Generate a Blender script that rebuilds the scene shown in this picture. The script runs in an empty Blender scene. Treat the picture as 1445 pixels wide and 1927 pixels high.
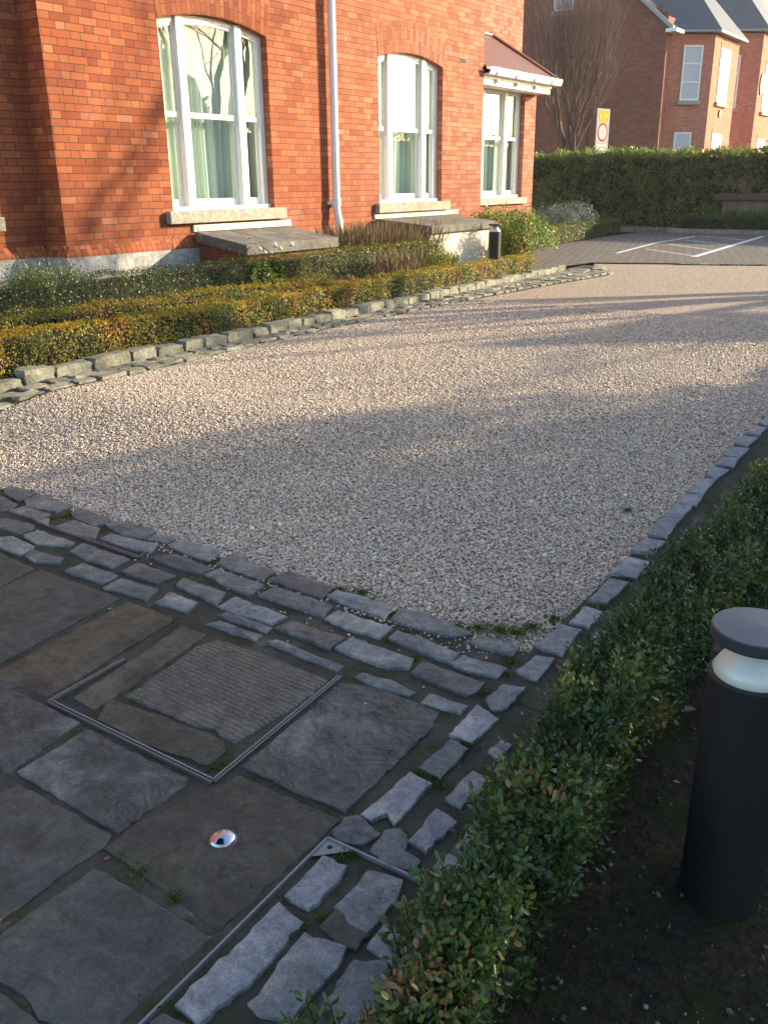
import bpy, math, random
import numpy as np
from mathutils import Vector, Matrix, noise
random.seed(7)
RN = np.random.RandomState(11)
sc = bpy.context.scene
rad = math.radians

# ------------------------------------------------------------------ camera
W, H, FPX = 1445.0, 1927.0, 1680.4648873
CAM = Vector((0.0, 0.0, 1.6))
FW = Vector((-0.5474912777598379, 0.7621248679922425, -0.34557052299741503))
RT = Vector((0.8141663472657487, 0.5805534043714065, -0.009534340707074995))
UP = Vector((-0.19335578542378415, 0.2865718588078339, 0.9383443451007601))
cd = bpy.data.cameras.new("camera")
cam = bpy.data.objects.new("camera", cd)
sc.collection.objects.link(cam)
sc.camera = cam
cd.sensor_fit = 'VERTICAL'
cd.sensor_height = 24.0
cd.lens = 24.0 * FPX / H
cd.clip_start = 0.05
cd.clip_end = 2000
M = Matrix((RT, UP, -FW)).transposed().to_4x4()
M.translation = CAM
cam.matrix_world = M

# ------------------------------------------------------------------ light
SUN_AZ, SUN_EL = rad(37.0), rad(16.2)          # azimuth from +Y towards +X
sdir = Vector((math.sin(SUN_AZ) * math.cos(SUN_EL), math.cos(SUN_AZ) * math.cos(SUN_EL), math.sin(SUN_EL)))
world = bpy.data.worlds.new("World")
sc.world = world
world.use_nodes = True
wn = world.node_tree
wn.nodes.clear()
wo = wn.nodes.new('ShaderNodeOutputWorld')
wb = wn.nodes.new('ShaderNodeBackground')
sky = wn.nodes.new('ShaderNodeTexSky')
sky.sky_type = 'NISHITA'
sky.sun_disc = False
sky.sun_elevation = SUN_EL
sky.sun_rotation = SUN_AZ
sky.air_density = 1.0
sky.dust_density = 1.2
sky.ozone_density = 1.0
wb.inputs['Strength'].default_value = 0.15
wn.links.new(sky.outputs[0], wb.inputs[0])
wn.links.new(wb.outputs[0], wo.inputs[0])
sl = bpy.data.lights.new("sun", 'SUN')
sl.energy = 4.4
sl.angle = rad(0.55)
sl.color = (1.0, 0.82, 0.53)
so = bpy.data.objects.new("sun", sl)
sc.collection.objects.link(so)
so.rotation_euler = sdir.to_track_quat('Z', 'Y').to_euler()
sc.view_settings.view_transform = 'Standard'
sc.view_settings.look = 'None'
sc.view_settings.exposure = 1.55
sc.view_settings.gamma = 1.0
sc.cycles.max_bounces = 6
sc.cycles.transparent_max_bounces = 12


# ------------------------------------------------------------------ helpers
def gz(x, y):
    t = min(max((y - 2.4) * (0.2 + 0.1 * max(-x - 1.1, 0)), 0), 1)
    return .22 * t * t * (3 - 2 * t)


def ray(px, py):
    return FW + RT * ((px - W / 2) / FPX) - UP * ((py - H / 2) / FPX)


def gp(px, py, off=0.0):
    """point of the ground (plus off) seen at a photo pixel"""
    d = ray(px, py)
    z = 0.0
    for _ in range(25):
        q = CAM + d * ((z + off - CAM.z) / d.z)
        z = gz(q.x, q.y)
    return q


def tag(o, label=None, cat=None, group=None, kind=None):
    if label: o['label'] = label
    if cat: o['category'] = cat
    if group: o['group'] = group
    if kind: o['kind'] = kind
    return o


def thing(name, label, cat, loc=(0, 0, 0), group=None, rz=0.0):
    o = bpy.data.objects.new(name, None)
    sc.collection.objects.link(o)
    o.location = loc
    o.rotation_euler = (0, 0, rz)
    o.empty_display_size = 0.1
    return tag(o, label, cat, group)


def raw_mesh(name, V, F, mat, parent=None, smooth=False, origin=None, uv=True, mats=None, midx=None, local=False, uvs=None):
    """V are world coordinates unless local; F a list of index tuples or an (n,k) array"""
    V = np.asarray(V, dtype=np.float32).reshape(-1, 3)
    org = np.zeros(3, dtype=np.float32)
    if origin is not None:
        org = np.array(origin, dtype=np.float32)
        V = V - org
    elif parent is not None and not local:
        V = V - np.array(parent_loc(parent), dtype=np.float32)
    me = bpy.data.meshes.new(name)
    if isinstance(F, np.ndarray):
        k = F.shape[1]
        n = F.shape[0]
        me.vertices.add(len(V))
        me.vertices.foreach_set('co', V.ravel())
        me.loops.add(n * k)
        me.loops.foreach_set('vertex_index', F.astype(np.int32).ravel())
        me.polygons.add(n)
        me.polygons.foreach_set('loop_start', np.arange(0, n * k, k, dtype=np.int32))
        me.polygons.foreach_set('loop_total', np.full(n, k, dtype=np.int32))
        me.update(calc_edges=True)
    else:
        me.from_pydata(V.tolist(), [], F)
        me.update()
    if uv and not isinstance(F, np.ndarray):
        lay = me.uv_layers.new(name='UVMap')
        base = Vector(org.tolist()) + (Vector(parent_loc(parent)) if (parent is not None and not local) else Vector((0, 0, 0)))
        for p in me.polygons:
            if uvs is not None and uvs.get(p.index) is not None:
                for li, c in zip(p.loop_indices, uvs[p.index]): lay.data[li].uv = c
                continue
            nn = p.normal
            if abs(nn.z) > .98:
                t = Vector((1, 0, 0)); s = Vector((0, 1, 0))
            else:
                t = Vector((-nn.y, nn.x, 0)).normalized()
                s = nn.cross(t)
                if s.z < 0: s = -s
            for li in p.loop_indices:
                q = me.vertices[me.loops[li].vertex_index].co + base
                lay.data[li].uv = (q.dot(t), q.dot(s))
    if mats:
        for m in mats: me.materials.append(m)
        if midx is not None: me.polygons.foreach_set('material_index', np.asarray(midx, dtype=np.int32))
    elif mat is not None:
        me.materials.append(mat)
    if smooth:
        me.polygons.foreach_set('use_smooth', np.ones(len(me.polygons), dtype=bool))
    o = bpy.data.objects.new(name, me)
    sc.collection.objects.link(o)
    if origin is not None: o.location = origin
    if parent is not None: o.parent = parent
    return o


def parent_loc(p):
    v = Vector((0, 0, 0))
    while p is not None:
        v += Vector(p.location)
        p = p.parent
    return tuple(v)


class MB:
    def __init__(s):
        s.v = []; s.f = []; s.uv = {}

    def quad(s, a, b, c, d, uv=None):
        i = len(s.v); s.v += [tuple(a), tuple(b), tuple(c), tuple(d)]; s.f.append((i, i + 1, i + 2, i + 3))
        if uv: s.uv[len(s.f) - 1] = uv

    def poly(s, pts):
        i = len(s.v); s.v += [tuple(p) for p in pts]; s.f.append(tuple(range(i, i + len(pts))))

    def box(s, x0, x1, y0, y1, z0, z1):
        if x0 > x1: x0, x1 = x1, x0
        if y0 > y1: y0, y1 = y1, y0
        i = len(s.v)
        s.v += [(x0, y0, z0), (x1, y0, z0), (x1, y1, z0), (x0, y1, z0), (x0, y0, z1), (x1, y0, z1), (x1, y1, z1), (x0, y1, z1)]
        s.f += [(i, i + 3, i + 2, i + 1), (i + 4, i + 5, i + 6, i + 7), (i, i + 1, i + 5, i + 4), (i + 1, i + 2, i + 6, i + 5), (i + 2, i + 3, i + 7, i + 6), (i + 3, i, i + 4, i + 7)]

    def prism(s, pts, vec):
        """closed polygon pts extruded by vec"""
        n = len(pts); i = len(s.v); vec = Vector(vec)
        s.v += [tuple(p) for p in pts] + [tuple(Vector(p) + vec) for p in pts]
        s.f.append(tuple(i + k for k in reversed(range(n))))
        s.f.append(tuple(i + n + k for k in range(n)))
        for k in range(n):
            s.f.append((i + k, i + (k + 1) % n, i + n + (k + 1) % n, i + n + k))

    def tube(s, pts, rads, n=8, caps=True):
        pts = [Vector(p) for p in pts]
        i0 = len(s.v)
        for k, p in enumerate(pts):
            d = (pts[min(k + 1, len(pts) - 1)] - pts[max(k - 1, 0)])
            if d.length < 1e-9: d = Vector((0, 0, 1))
            d.normalize()
            a = d.orthogonal() if abs(d.z) < .95 else Vector((1, 0, 0))
            a = (a - d * a.dot(d)).normalized(); b = d.cross(a)
            r = rads[k] if hasattr(rads, '__len__') else rads
            for j in range(n):
                t = 2 * math.pi * j / n
                s.v.append(tuple(p + a * (r * math.cos(t)) + b * (r * math.sin(t))))
        for k in range(len(pts) - 1):
            for j in range(n):
                q = i0 + k * n; j2 = (j + 1) % n
                s.f.append((q + j, q + j2, q + n + j2, q + n + j))
        if caps:
            s.f.append(tuple(i0 + j for j in reversed(range(n))))
            s.f.append(tuple(i0 + (len(pts) - 1) * n + j for j in range(n)))

    def lathe(s, prof, c, n=48):
        """prof list of (r,z) open profile about vertical axis at c"""
        i0 = len(s.v)
        for r, z in prof:
            for j in range(n):
                t = 2 * math.pi * j / n
                s.v.append((c[0] + r * math.cos(t), c[1] + r * math.sin(t), c[2] + z))
        for k in range(len(prof) - 1):
            for j in range(n):
                j2 = (j + 1) % n
                s.f.append((i0 + k * n + j, i0 + k * n + j2, i0 + (k + 1) * n + j2, i0 + (k + 1) * n + j))

    def build(s, name, mat, parent=None, smooth=False, origin=None, local=False, bevel=0.0):
        o = raw_mesh(name, s.v, s.f, mat, parent, smooth, origin, local=local, uvs=s.uv)
        if bevel:
            m = o.modifiers.new('b', 'BEVEL'); m.width = bevel; m.segments = 2; m.limit_method = 'ANGLE'
        return o


# ------------------------------------------------------------------ materials
class NT:
    def __init__(s, name):
        s.m = bpy.data.materials.new(name); s.m.use_nodes = True
        s.t = s.m.node_tree; s.t.nodes.clear()
        s.out = s.t.nodes.new('ShaderNodeOutputMaterial')
        s.p = s.t.nodes.new('ShaderNodeBsdfPrincipled')
        s.t.links.new(s.p.outputs[0], s.out.inputs[0])

    def n(s, ty, **k):
        nd = s.t.nodes.new(ty)
        for a, b in k.items(): setattr(nd, a, b)
        return nd

    def set(s, sock, v):
        if v is None: return
        if hasattr(v, 'is_output') or isinstance(v, bpy.types.NodeSocket): s.t.links.new(v, sock)
        else: sock.default_value = v

    def math(s, op, a, b=None, c=None, clamp=False):
        nd = s.n('ShaderNodeMath', operation=op, use_clamp=clamp)
        for i, q in enumerate((a, b, c)):
            if q is not None: s.set(nd.inputs[i], q)
        return nd.outputs[0]

    def mix(s, f, a, b, mode='MIX'):
        nd = s.n('ShaderNodeMix', data_type='RGBA', blend_type=mode)
        s.set(nd.inputs[0], f); s.set(nd.inputs[6], col(a)); s.set(nd.inputs[7], col(b))
        return nd.outputs[2]

    def ramp(s, f, pts, interp='LINEAR'):
        nd = s.n('ShaderNodeValToRGB'); cr = nd.color_ramp; cr.interpolation = interp
        while len(cr.elements) < len(pts): cr.elements.new(0.5)
        for e, (p, c) in zip(cr.elements, pts):
            e.position = p; e.color = col(c)
        s.set(nd.inputs[0], f)
        return nd.outputs[0]

    def noise(s, vec=None, scale=5, detail=4, rough=.55, dist=0.0, out=0):
        nd = s.n('ShaderNodeTexNoise')
        s.set(nd.inputs['Scale'], scale); nd.inputs['Detail'].default_value = detail
        nd.inputs['Roughness'].default_value = rough; nd.inputs['Distortion'].default_value = dist
        if vec is not None: s.set(nd.inputs['Vector'], vec)
        return nd.outputs[out]

    def vor(s, vec=None, scale=5, feat='F1', out=0, rnd=1.0):
        nd = s.n('ShaderNodeTexVoronoi', feature=feat)
        s.set(nd.inputs['Scale'], scale); nd.inputs['Randomness'].default_value = rnd
        if vec is not None: s.set(nd.inputs['Vector'], vec)
        return nd.outputs[out]

    def pos(s):
        return s.n('ShaderNodeNewGeometry').outputs['Position']

    def uvc(s):
        return s.n('ShaderNodeTexCoord').outputs['UV']

    def bump(s, h, strength=.5, dist=.01, normal=None):
        nd = s.n('ShaderNodeBump'); nd.inputs['Strength'].default_value = strength; nd.inputs['Distance'].default_value = dist
        s.set(nd.inputs['Height'], h)
        if normal is not None: s.set(nd.inputs['Normal'], normal)
        return nd.outputs[0]

    def fin(s, base=None, rough=None, normal=None, metal=None, spec=None):
        if base is not None: s.set(s.p.inputs['Base Color'], col(base))
        if rough is not None: s.set(s.p.inputs['Roughness'], rough)
        if normal is not None: s.set(s.p.inputs['Normal'], normal)
        if metal is not None: s.set(s.p.inputs['Metallic'], metal)
        if spec is not None: s.set(s.p.inputs['Specular IOR Level'], spec)
        return s.m


def col(c):
    if isinstance(c, (tuple, list)) and len(c) == 3: return (c[0], c[1], c[2], 1.0)
    return c


def brick_mat(name, dark=1.0, grey=0.0, rowh=.075, pale=0.0):
    s = NT(name)
    sep = s.n('ShaderNodeSeparateXYZ'); s.t.links.new(s.uvc(), sep.inputs[0])
    u, v = sep.outputs[0], sep.outputs[1]
    k = rowh / .075
    vr = s.math('DIVIDE', v, rowh)
    r = s.math('FLOOR', vr); fv = s.math('FRACT', vr)
    odd = s.math('MODULO', s.math('ADD', r, 1000.0), 2.0)
    uu = s.math('ADD', u, s.math('MULTIPLY', odd, .1725 * k))
    up = s.math('DIVIDE', s.math('ADD', uu, 345.0), .345 * k)
    c = s.math('FLOOR', up); fu = s.math('MULTIPLY', s.math('FRACT', up), .345)   # in brick metres
    hdr = s.math('GREATER_THAN', fu, .23)
    loc = s.math('SUBTRACT', fu, s.math('MULTIPLY', hdr, .23))
    wid = s.math('SUBTRACT', .23, s.math('MULTIPLY', hdr, .115))
    e1 = s.math('MINIMUM', loc, s.math('SUBTRACT', wid, loc))
    fz = s.math('MULTIPLY', fv, .075)
    e2 = s.math('MINIMUM', fz, s.math('SUBTRACT', .075, fz))
    e = s.math('MINIMUM', e1, e2)
    e = s.math('ADD', e, s.math('MULTIPLY', s.math('SUBTRACT', s.noise(s.uvc(), 60, 2), .5), .0035))
    mort = s.math('LESS_THAN', e, .0040)
    comb = s.n('ShaderNodeCombineXYZ')
    s.set(comb.inputs[0], s.math('ADD', s.math('MULTIPLY', c, 2.0), hdr)); s.set(comb.inputs[1], r)
    wnz = s.n('ShaderNodeTexWhiteNoise', noise_dimensions='2D'); s.t.links.new(comb.outputs[0], wnz.inputs[0])
    d = dark
    bc = s.ramp(wnz.outputs[0], [(0, (.27 * d, .068 * d, .028 * d)), (.3, (.35 * d, .094 * d, .035 * d)), (.62, (.41 * d, .122 * d, .044 * d)), (.96, (.47 * d, .158 * d, .060 * d)), (1, (.52 * d, .21 * d, .11 * d))])
    if grey: bc = s.mix(grey, bc, (.20 * d, .12 * d, .115 * d))
    big = s.noise(s.uvc(), .9, 4, .6)
    bc = s.mix(s.math('MULTIPLY', s.math('SUBTRACT', big, .42, clamp=True), 1.4, clamp=True), bc, (.30 * d, .075 * d, .038 * d))
    fine = s.noise(s.uvc(), 40, 3, .6)
    bc = s.mix(s.math('MULTIPLY', fine, .35), bc, (.22 * d, .055 * d, .03 * d), 'MIX')
    # pale salt bloom in patches; lens flare painted as brick paling along the wall
    bloom_flare = s.math('MULTIPLY', s.math('SUBTRACT', s.noise(s.uvc(), 1.3, 5, .7, .4), .6, clamp=True), 5.0, clamp=True)
    bloom_flare = s.math('MULTIPLY', bloom_flare, s.noise(s.uvc(), 22, 3))
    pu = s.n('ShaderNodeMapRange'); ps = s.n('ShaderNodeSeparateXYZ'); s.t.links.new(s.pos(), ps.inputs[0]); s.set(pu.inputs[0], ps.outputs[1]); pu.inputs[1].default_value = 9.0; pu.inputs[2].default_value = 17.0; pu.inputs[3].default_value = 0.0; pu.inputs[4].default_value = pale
    bloom_flare = s.math('ADD', bloom_flare, s.math('MULTIPLY', pu.outputs[0], s.math('ADD', .35, s.math('MULTIPLY', wnz.outputs[0], 1.0))))
    bc = s.mix(s.math('MULTIPLY', bloom_flare, .75, clamp=True), bc, (.52 * d, .36 * d, .32 * d))
    base = s.mix(mort, bc, (.10 * d, .045 * d, .035 * d))
    # soot and damp: long vertical stains and a darker foot of the wall
    sv = s.n('ShaderNodeMapping'); sv.inputs['Scale'].default_value = (1.6, .35, 1); s.t.links.new(s.uvc(), sv.inputs[0])
    st = s.math('MULTIPLY', s.math('SUBTRACT', s.noise(sv.outputs[0], 1.5, 6, .65), .5, clamp=True), 3.2, clamp=True)
    ft = s.math('MULTIPLY', s.math('SUBTRACT', s.math('ADD', 1.55, s.math('MULTIPLY', s.noise(s.uvc(), 2.5, 4), .6)), v, clamp=True), .8, clamp=True)
    base = s.mix(s.math('MULTIPLY', s.math('MAXIMUM', st, ft), .42), base, (.16 * d, .055 * d, .038 * d))
    hgt = s.math('ADD', s.math('MINIMUM', s.math('MULTIPLY', e, 180.0), 1.0), s.math('MULTIPLY', fine, .35))
    hgt = s.math('ADD', hgt, s.math('MULTIPLY', wnz.outputs[0], .4))
    return s.fin(base, .85, s.bump(hgt, .6, .004), spec=.25)


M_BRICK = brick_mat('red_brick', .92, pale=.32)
M_BRICKFAR = brick_mat('far_red_brick', .85, .4)  # greyed: glare veil over the far house is put into the brick colour
M_BRICKBAY = brick_mat('far_bay_brick', 1.7, .45)  # lightened copy: sun flare on the far bays is put into the colour


def stone_mat(name, c1, c2, c3=None, bump=.5, scale=6, rough=.6, wave=0, objvar=.25, lichen=0.0, spec=.28, dist=.012, ribs=False):
    s = NT(name)
    P = s.pos()
    oi = s.n('ShaderNodeObjectInfo')
    va = s.n('ShaderNodeVectorMath', operation='ADD'); s.t.links.new(P, va.inputs[0])
    cb = s.n('ShaderNodeCombineXYZ'); s.set(cb.inputs[2], s.math('MULTIPLY', oi.outputs['Random'], 50.0)); s.t.links.new(cb.outputs[0], va.inputs[1])
    P = va.outputs[0]
    n1 = s.noise(P, scale, 6, .6, .3)
    n2 = s.noise(P, scale * 7, 5, .65)
    b = s.ramp(n1, [(.3, c1), (.7, c2)])
    if c3: b = s.mix(s.math('MULTIPLY', s.math('SUBTRACT', s.noise(P, scale * .8, 5, .6), .52, clamp=True), 5.0, clamp=True), b, c3)
    sp = s.ramp(s.noise(P, 220, 2, .6), [(.35, (.75, .75, .75)), (.65, (1.2, 1.2, 1.2))])
    b = s.mix(1.0, b, sp, 'MULTIPLY')
    blot = s.ramp(s.noise(P, scale * 3.3, 8, .72, .6), [(.34, (.62, .62, .60)), (.52, (1.0, 1.0, 1.0)), (.70, (1.42, 1.42, 1.40))])
    b = s.mix(1.0, b, blot, 'MULTIPLY')
    v = s.math('ADD', 1 - objvar, s.math('MULTIPLY', oi.outputs['Random'], 2 * objvar))
    hs = s.n('ShaderNodeHueSaturation'); s.set(hs.inputs['Value'], v); s.set(hs.inputs['Color'], b)
    b = hs.outputs[0]
    if lichen:
        b = s.mix(s.math('MULTIPLY', s.math('SUBTRACT', s.noise(P, 14, 5, .7), .62, clamp=True), lichen * 8, clamp=True), b, (.06, .07, .012))
    hgt = s.math('ADD', s.math('MULTIPLY', n1, 1.2), s.math('MULTIPLY', n2, .5))
    if wave:
        w = s.n('ShaderNodeTexWave', wave_type='RINGS', rings_direction='SPHERICAL'); s.t.links.new(P, w.inputs[0])
        w.inputs['Scale'].default_value = 3.0; w.inputs['Distortion'].default_value = 14; w.inputs['Detail'].default_value = 4; w.inputs['Detail Scale'].default_value = 1.6
        hgt = s.math('ADD', hgt, s.math('MULTIPLY', w.outputs[1], wave * .5))
        hgt = s.math('ADD', hgt, s.math('MULTIPLY', s.noise(P, 9, 3, .5, 2.5), wave * 2.0))
    if ribs:
        w = s.n('ShaderNodeTexWave', wave_type='BANDS', bands_direction='Y'); s.t.links.new(P, w.inputs[0])
        w.inputs['Scale'].default_value = 15; w.inputs['Distortion'].default_value = 4.5; w.inputs['Detail'].default_value = 3; w.inputs['Detail Scale'].default_value = 3
        msk = s.math('MULTIPLY', s.math('SUBTRACT', s.noise(P, 6, 3), .38, clamp=True), 6.0, clamp=True)
        hgt = s.math('ADD', hgt, s.math('MULTIPLY', s.math('MULTIPLY', w.outputs[1], msk), .9))
    ro = s.ramp(n2, [(.3, (rough - .12,) * 3), (.7, (rough + .15,) * 3)])
    return s.fin(b, ro, s.bump(hgt, bump, dist), spec=spec)


M_SETT = stone_mat('sett_stone', (.090, .100, .104), (.18, .195, .198), (.25, .25, .23), .8, 9, .5, lichen=.12, objvar=.42)
M_SETTK = stone_mat('kerb_stone', (.16, .16, .13), (.27, .265, .21), (.35, .33, .26), .8, 9, .75, lichen=.25, objvar=.2)
M_SETTR = stone_mat('edge_stone', (.15, .162, .168), (.235, .245, .25), (.30, .30, .28), .55, 9, .6, lichen=.12, objvar=.2)
M_FLAG = stone_mat('flag_grey', (.058, .062, .055), (.094, .096, .086), (.052, .054, .050), .85, 5, .6, objvar=.12, lichen=.05)
M_FLAGB = stone_mat('flag_tan', (.072, .066, .048), (.118, .106, .074), (.042, .040, .034), .8, 5, .6, objvar=.1, lichen=.05)
M_FLAGW = stone_mat('flag_riven', (.050, .055, .054), (.095, .103, .100), (.19, .20, .19), .95, 5, .48, wave=.8, objvar=.1, lichen=.06, dist=.02)
M_FLAGD = stone_mat('flag_dark', (.044, .043, .037), (.074, .074, .060), (.085, .088, .05), .8, 5, .5, wave=.3, objvar=.05, lichen=.2, dist=.018)
M_FLAGR = stone_mat('flag_ribbed', (.07, .07, .062), (.12, .118, .10), (.15, .14, .12), .7, 6, .5, ribs=True, objvar=.03, lichen=.08, dist=.014)
M_SILL = stone_mat('granite', (.30, .28, .24), (.40, .37, .31), (.24, .22, .19), .5, 8, .8, objvar=.05, dist=.006)
M_PLINTH = stone_mat('granite_plinth', (.32, .32, .32), (.45, .44, .42), (.25, .25, .25), .5, 5, .85, objvar=.03, dist=.006)
M_CONC = stone_mat('cover_slab', (.13, .12, .11), (.19, .18, .16), (.10, .095, .085), .4, 4, .85, objvar=.05, dist=.005)


def paint_mat(name, c, rough=.4, spec=.5, dirt=.12):
    s = NT(name)
    n = s.noise(s.pos(), 14, 5, .65)
    b = s.mix(s.math('MULTIPLY', s.math('SUBTRACT', n, .5, clamp=True), dirt * 6, clamp=True), c, tuple(q * .6 for q in c))
    return s.fin(b, rough, s.bump(s.noise(s.pos(), 90, 2), .12, .002), spec=spec)


M_WHITE = paint_mat('white_paint', (.78, .78, .76), .35)
M_CREAM = paint_mat('cream_render', (.66, .60, .50), .8, .3, .3)
M_LINE = paint_mat('line_paint', (.62, .62, .64), .7, .3, .6)
M_BLACK = paint_mat('black_powder_coat', (.012, .012, .014), .5, .4, .05)
M_CAP = paint_mat('cap_coat', (.035, .036, .045), .42, .5, .1)
M_STEEL = NT('worn_steel').fin((.22, .235, .25), .55, metal=.5)
M_STEELD = NT('dull_steel').fin((.20, .21, .22), .45, metal=.8)
M_DOME = NT('polished_steel').fin((.50, .50, .56), .24, metal=1.0)
M_DARK = NT('dark_void').fin((.01, .01, .01), .9)
M_SILVER = NT('reflector').fin((.80, .80, .80), .35, metal=.15)
M_SLATE = None


def slate_mat(name, c, cw=.3, rh=.22, joint=.012):
    s = NT(name)
    b = s.n('ShaderNodeTexBrick'); s.t.links.new(s.uvc(), b.inputs['Vector'])
    b.inputs['Scale'].default_value = 1.0; b.inputs['Brick Width'].default_value = cw; b.inputs['Row Height'].default_value = rh
    b.inputs['Mortar Size'].default_value = joint; b.inputs['Color1'].default_value = col(c); b.inputs['Color2'].default_value = col(tuple(q * .75 for q in c)); b.inputs['Mortar'].default_value = col(tuple(q * .25 for q in c))
    return s.fin(s.mix(s.noise(s.uvc(), 3, 4), b.outputs[0], tuple(q * .8 for q in c)), .55, s.bump(b.outputs[1], -.8, .01))


M_SLATE = slate_mat('slate', (.075, .082, .10))
M_TILE = slate_mat('red_roof_tile', (.19, .075, .05), .17, .10, .014)


def glass_mat(name, ior=1.9, tint=(.86, .93, .90)):
    s = NT(name)
    s.t.nodes.remove(s.p)
    tr = s.n('ShaderNodeBsdfTransparent'); tr.inputs[0].default_value = col(tint)
    gl = s.n('ShaderNodeBsdfGlossy'); gl.inputs['Roughness'].default_value = 0.0
    nd = s.n('ShaderNodeBump'); nd.inputs['Strength'].default_value = .02; nd.inputs['Distance'].default_value = .03
    s.set(nd.inputs['Height'], s.noise(s.pos(), 2.4, 2, .4))
    s.t.links.new(nd.outputs[0], gl.inputs['Normal'])
    lw = s.n('ShaderNodeLayerWeight'); lw.inputs[0].default_value = .5
    f0 = ((ior - 1) / (ior + 1)) ** 2
    fr = s.math('ADD', s.math('MULTIPLY', s.math('POWER', lw.outputs['Facing'], 4.0), 1 - f0), f0, clamp=True)
    mx = s.n('ShaderNodeMixShader')
    s.t.links.new(fr, mx.inputs[0]); s.t.links.new(tr.outputs[0], mx.inputs[1]); s.t.links.new(gl.outputs[0], mx.inputs[2])
    s.t.links.new(mx.outputs[0], s.out.inputs[0])
    return s.m


M_GLASS = glass_mat('window_glass', 1.85)
M_LENS = glass_mat('lamp_lens', 1.8, (.90, .93, .90))
s = NT('net_curtain'); M_CURT = s.fin((.60, .66, .61), .9)
s = NT('room_wall'); M_ROOM = s.fin((.34, .35, .33), .9)


def ground_mat():
    s = NT('soil')
    P = s.pos()
    n1 = s.noise(P, 3.0, 6, .65); n2 = s.noise(P, 40, 4, .7)
    b = s.ramp(n2, [(.3, (.010, .009, .006)), (.7, (.045, .037, .026))])
    moss = s.math('MULTIPLY', s.math('SUBTRACT', s.noise(P, 5.5, 6, .75), .5, clamp=True), 7.0, clamp=True)
    b = s.mix(s.math('MULTIPLY', moss, .8), b, (.022, .034, .006))
    hgt = s.math('ADD', s.math('MULTIPLY', n1, 2.0), n2)
    return s.fin(b, .95, s.bump(hgt, 1.0, .03), spec=.15)


def mortar_mat():
    s = NT('mortar')
    P = s.pos()
    n1 = s.noise(P, 6, 6, .65); n2 = s.noise(P, 70, 4, .7)
    b = s.ramp(n1, [(.3, (.045, .042, .035)), (.7, (.105, .096, .078))])
    b = s.mix(s.math('MULTIPLY', n2, .5), b, (.050, .045, .037))
    pale = s.math('MULTIPLY', s.math('SUBTRACT', s.noise(P, 3.2, 4, .6), .60, clamp=True), 6.0, clamp=True)
    b = s.mix(pale, b, (.14, .135, .125))
    moss = s.math('MULTIPLY', s.math('SUBTRACT', s.noise(P, 7.5, 6, .75), .49, clamp=True), 8.0, clamp=True)
    b = s.mix(s.math('MULTIPLY', moss, .85), b, (.030, .045, .006))
    return s.fin(b, .9, s.bump(s.math('ADD', n1, n2), 1.0, .012), spec=.2)


def gravel_mat():
    s = NT('gravel_bed')
    P = s.pos()
    v = s.n('ShaderNodeTexVoronoi'); v.inputs['Scale'].default_value = 85; s.t.links.new(P, v.inputs['Vector'])
    r = s.n('ShaderNodeSeparateColor'); s.t.links.new(v.outputs[1], r.inputs[0])
    b = s.ramp(r.outputs[0], GRAV)
    b = s.mix(s.math('MULTIPLY', s.math('SUBTRACT', v.outputs[0], .35, clamp=True), 2.2, clamp=True), b, (.05, .042, .036))
    big = s.noise(P, 1.2, 5, .6)
    b = s.mix(s.math('MULTIPLY', big, .4), b, (.28, .23, .19), 'MIX')
    hgt = s.math('SUBTRACT', 1.0, v.outputs[0])
    return s.fin(b, .75, s.bump(hgt, 1.0, .012), spec=.3)


GRAV = [(0, (.20, .155, .12)), (.14, (.51, .41, .30)), (.34, (.64, .52, .38)), (.50, (.44, .39, .365)), (.66, (.69, .58, .43)), (.80, (.58, .40, .28)), (.92, (.84, .76, .63)), (1, (.22, .215, .255))]


def pebble_mat():
    s = NT('pebble')
    oi = s.n('ShaderNodeObjectInfo')
    b = s.ramp(oi.outputs['Random'], GRAV)
    n = s.noise(s.pos(), 150, 3, .6)
    b = s.mix(s.math('MULTIPLY', n, .3), b, (.3, .26, .22))
    big = s.noise(s.pos(), 1.2, 5, .6)
    b = s.mix(s.math('MULTIPLY', s.math('SUBTRACT', big, .35, clamp=True), .3), b, (.22, .18, .15))
    return s.fin(b, .6, spec=.4)


def cobble_mat():
    s = NT('cobble_setts')
    P = s.pos()
    b = s.n('ShaderNodeTexBrick')
    mp = s.n('ShaderNodeMapping'); mp.inputs['Rotation'].default_value = (0, 0, rad(22)); s.t.links.new(P, mp.inputs[0])
    dv = s.n('ShaderNodeVectorMath', operation='ADD'); s.t.links.new(mp.outputs[0], dv.inputs[0])
    nz = s.n('ShaderNodeVectorMath', operation='SCALE'); s.set(nz.inputs[0], s.noise(P, 5, 3, .6, out=1)); nz.inputs['Scale'].default_value = .12
    s.t.links.new(nz.outputs[0], dv.inputs[1]); s.t.links.new(dv.outputs[0], b.inputs['Vector'])
    b.inputs['Scale'].default_value = 1.0; b.inputs['Brick Width'].default_value = .22; b.inputs['Row Height'].default_value = .13; b.inputs['Mortar Size'].default_value = .016; b.inputs['Mortar Smooth'].default_value = .5
    b.inputs['Color1'].default_value = col((.20, .155, .12)); b.inputs['Color2'].default_value = col((.11, .085, .065)); b.inputs['Mortar'].default_value = col((.025, .022, .017))
    c = s.mix(s.math('MULTIPLY', s.noise(P, 30, 4), .5), b.outputs[0], (.13, .115, .09))
    return s.fin(c, .7, s.bump(s.math('ADD', s.math('MULTIPLY', b.outputs[1], -1.0), s.math('MULTIPLY', s.noise(P, 25, 3), .5)), 1.0, .03))


M_SOIL = ground_mat(); M_MORT = mortar_mat(); M_GRAV = gravel_mat(); M_PEB = pebble_mat(); M_COB = cobble_mat()


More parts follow.
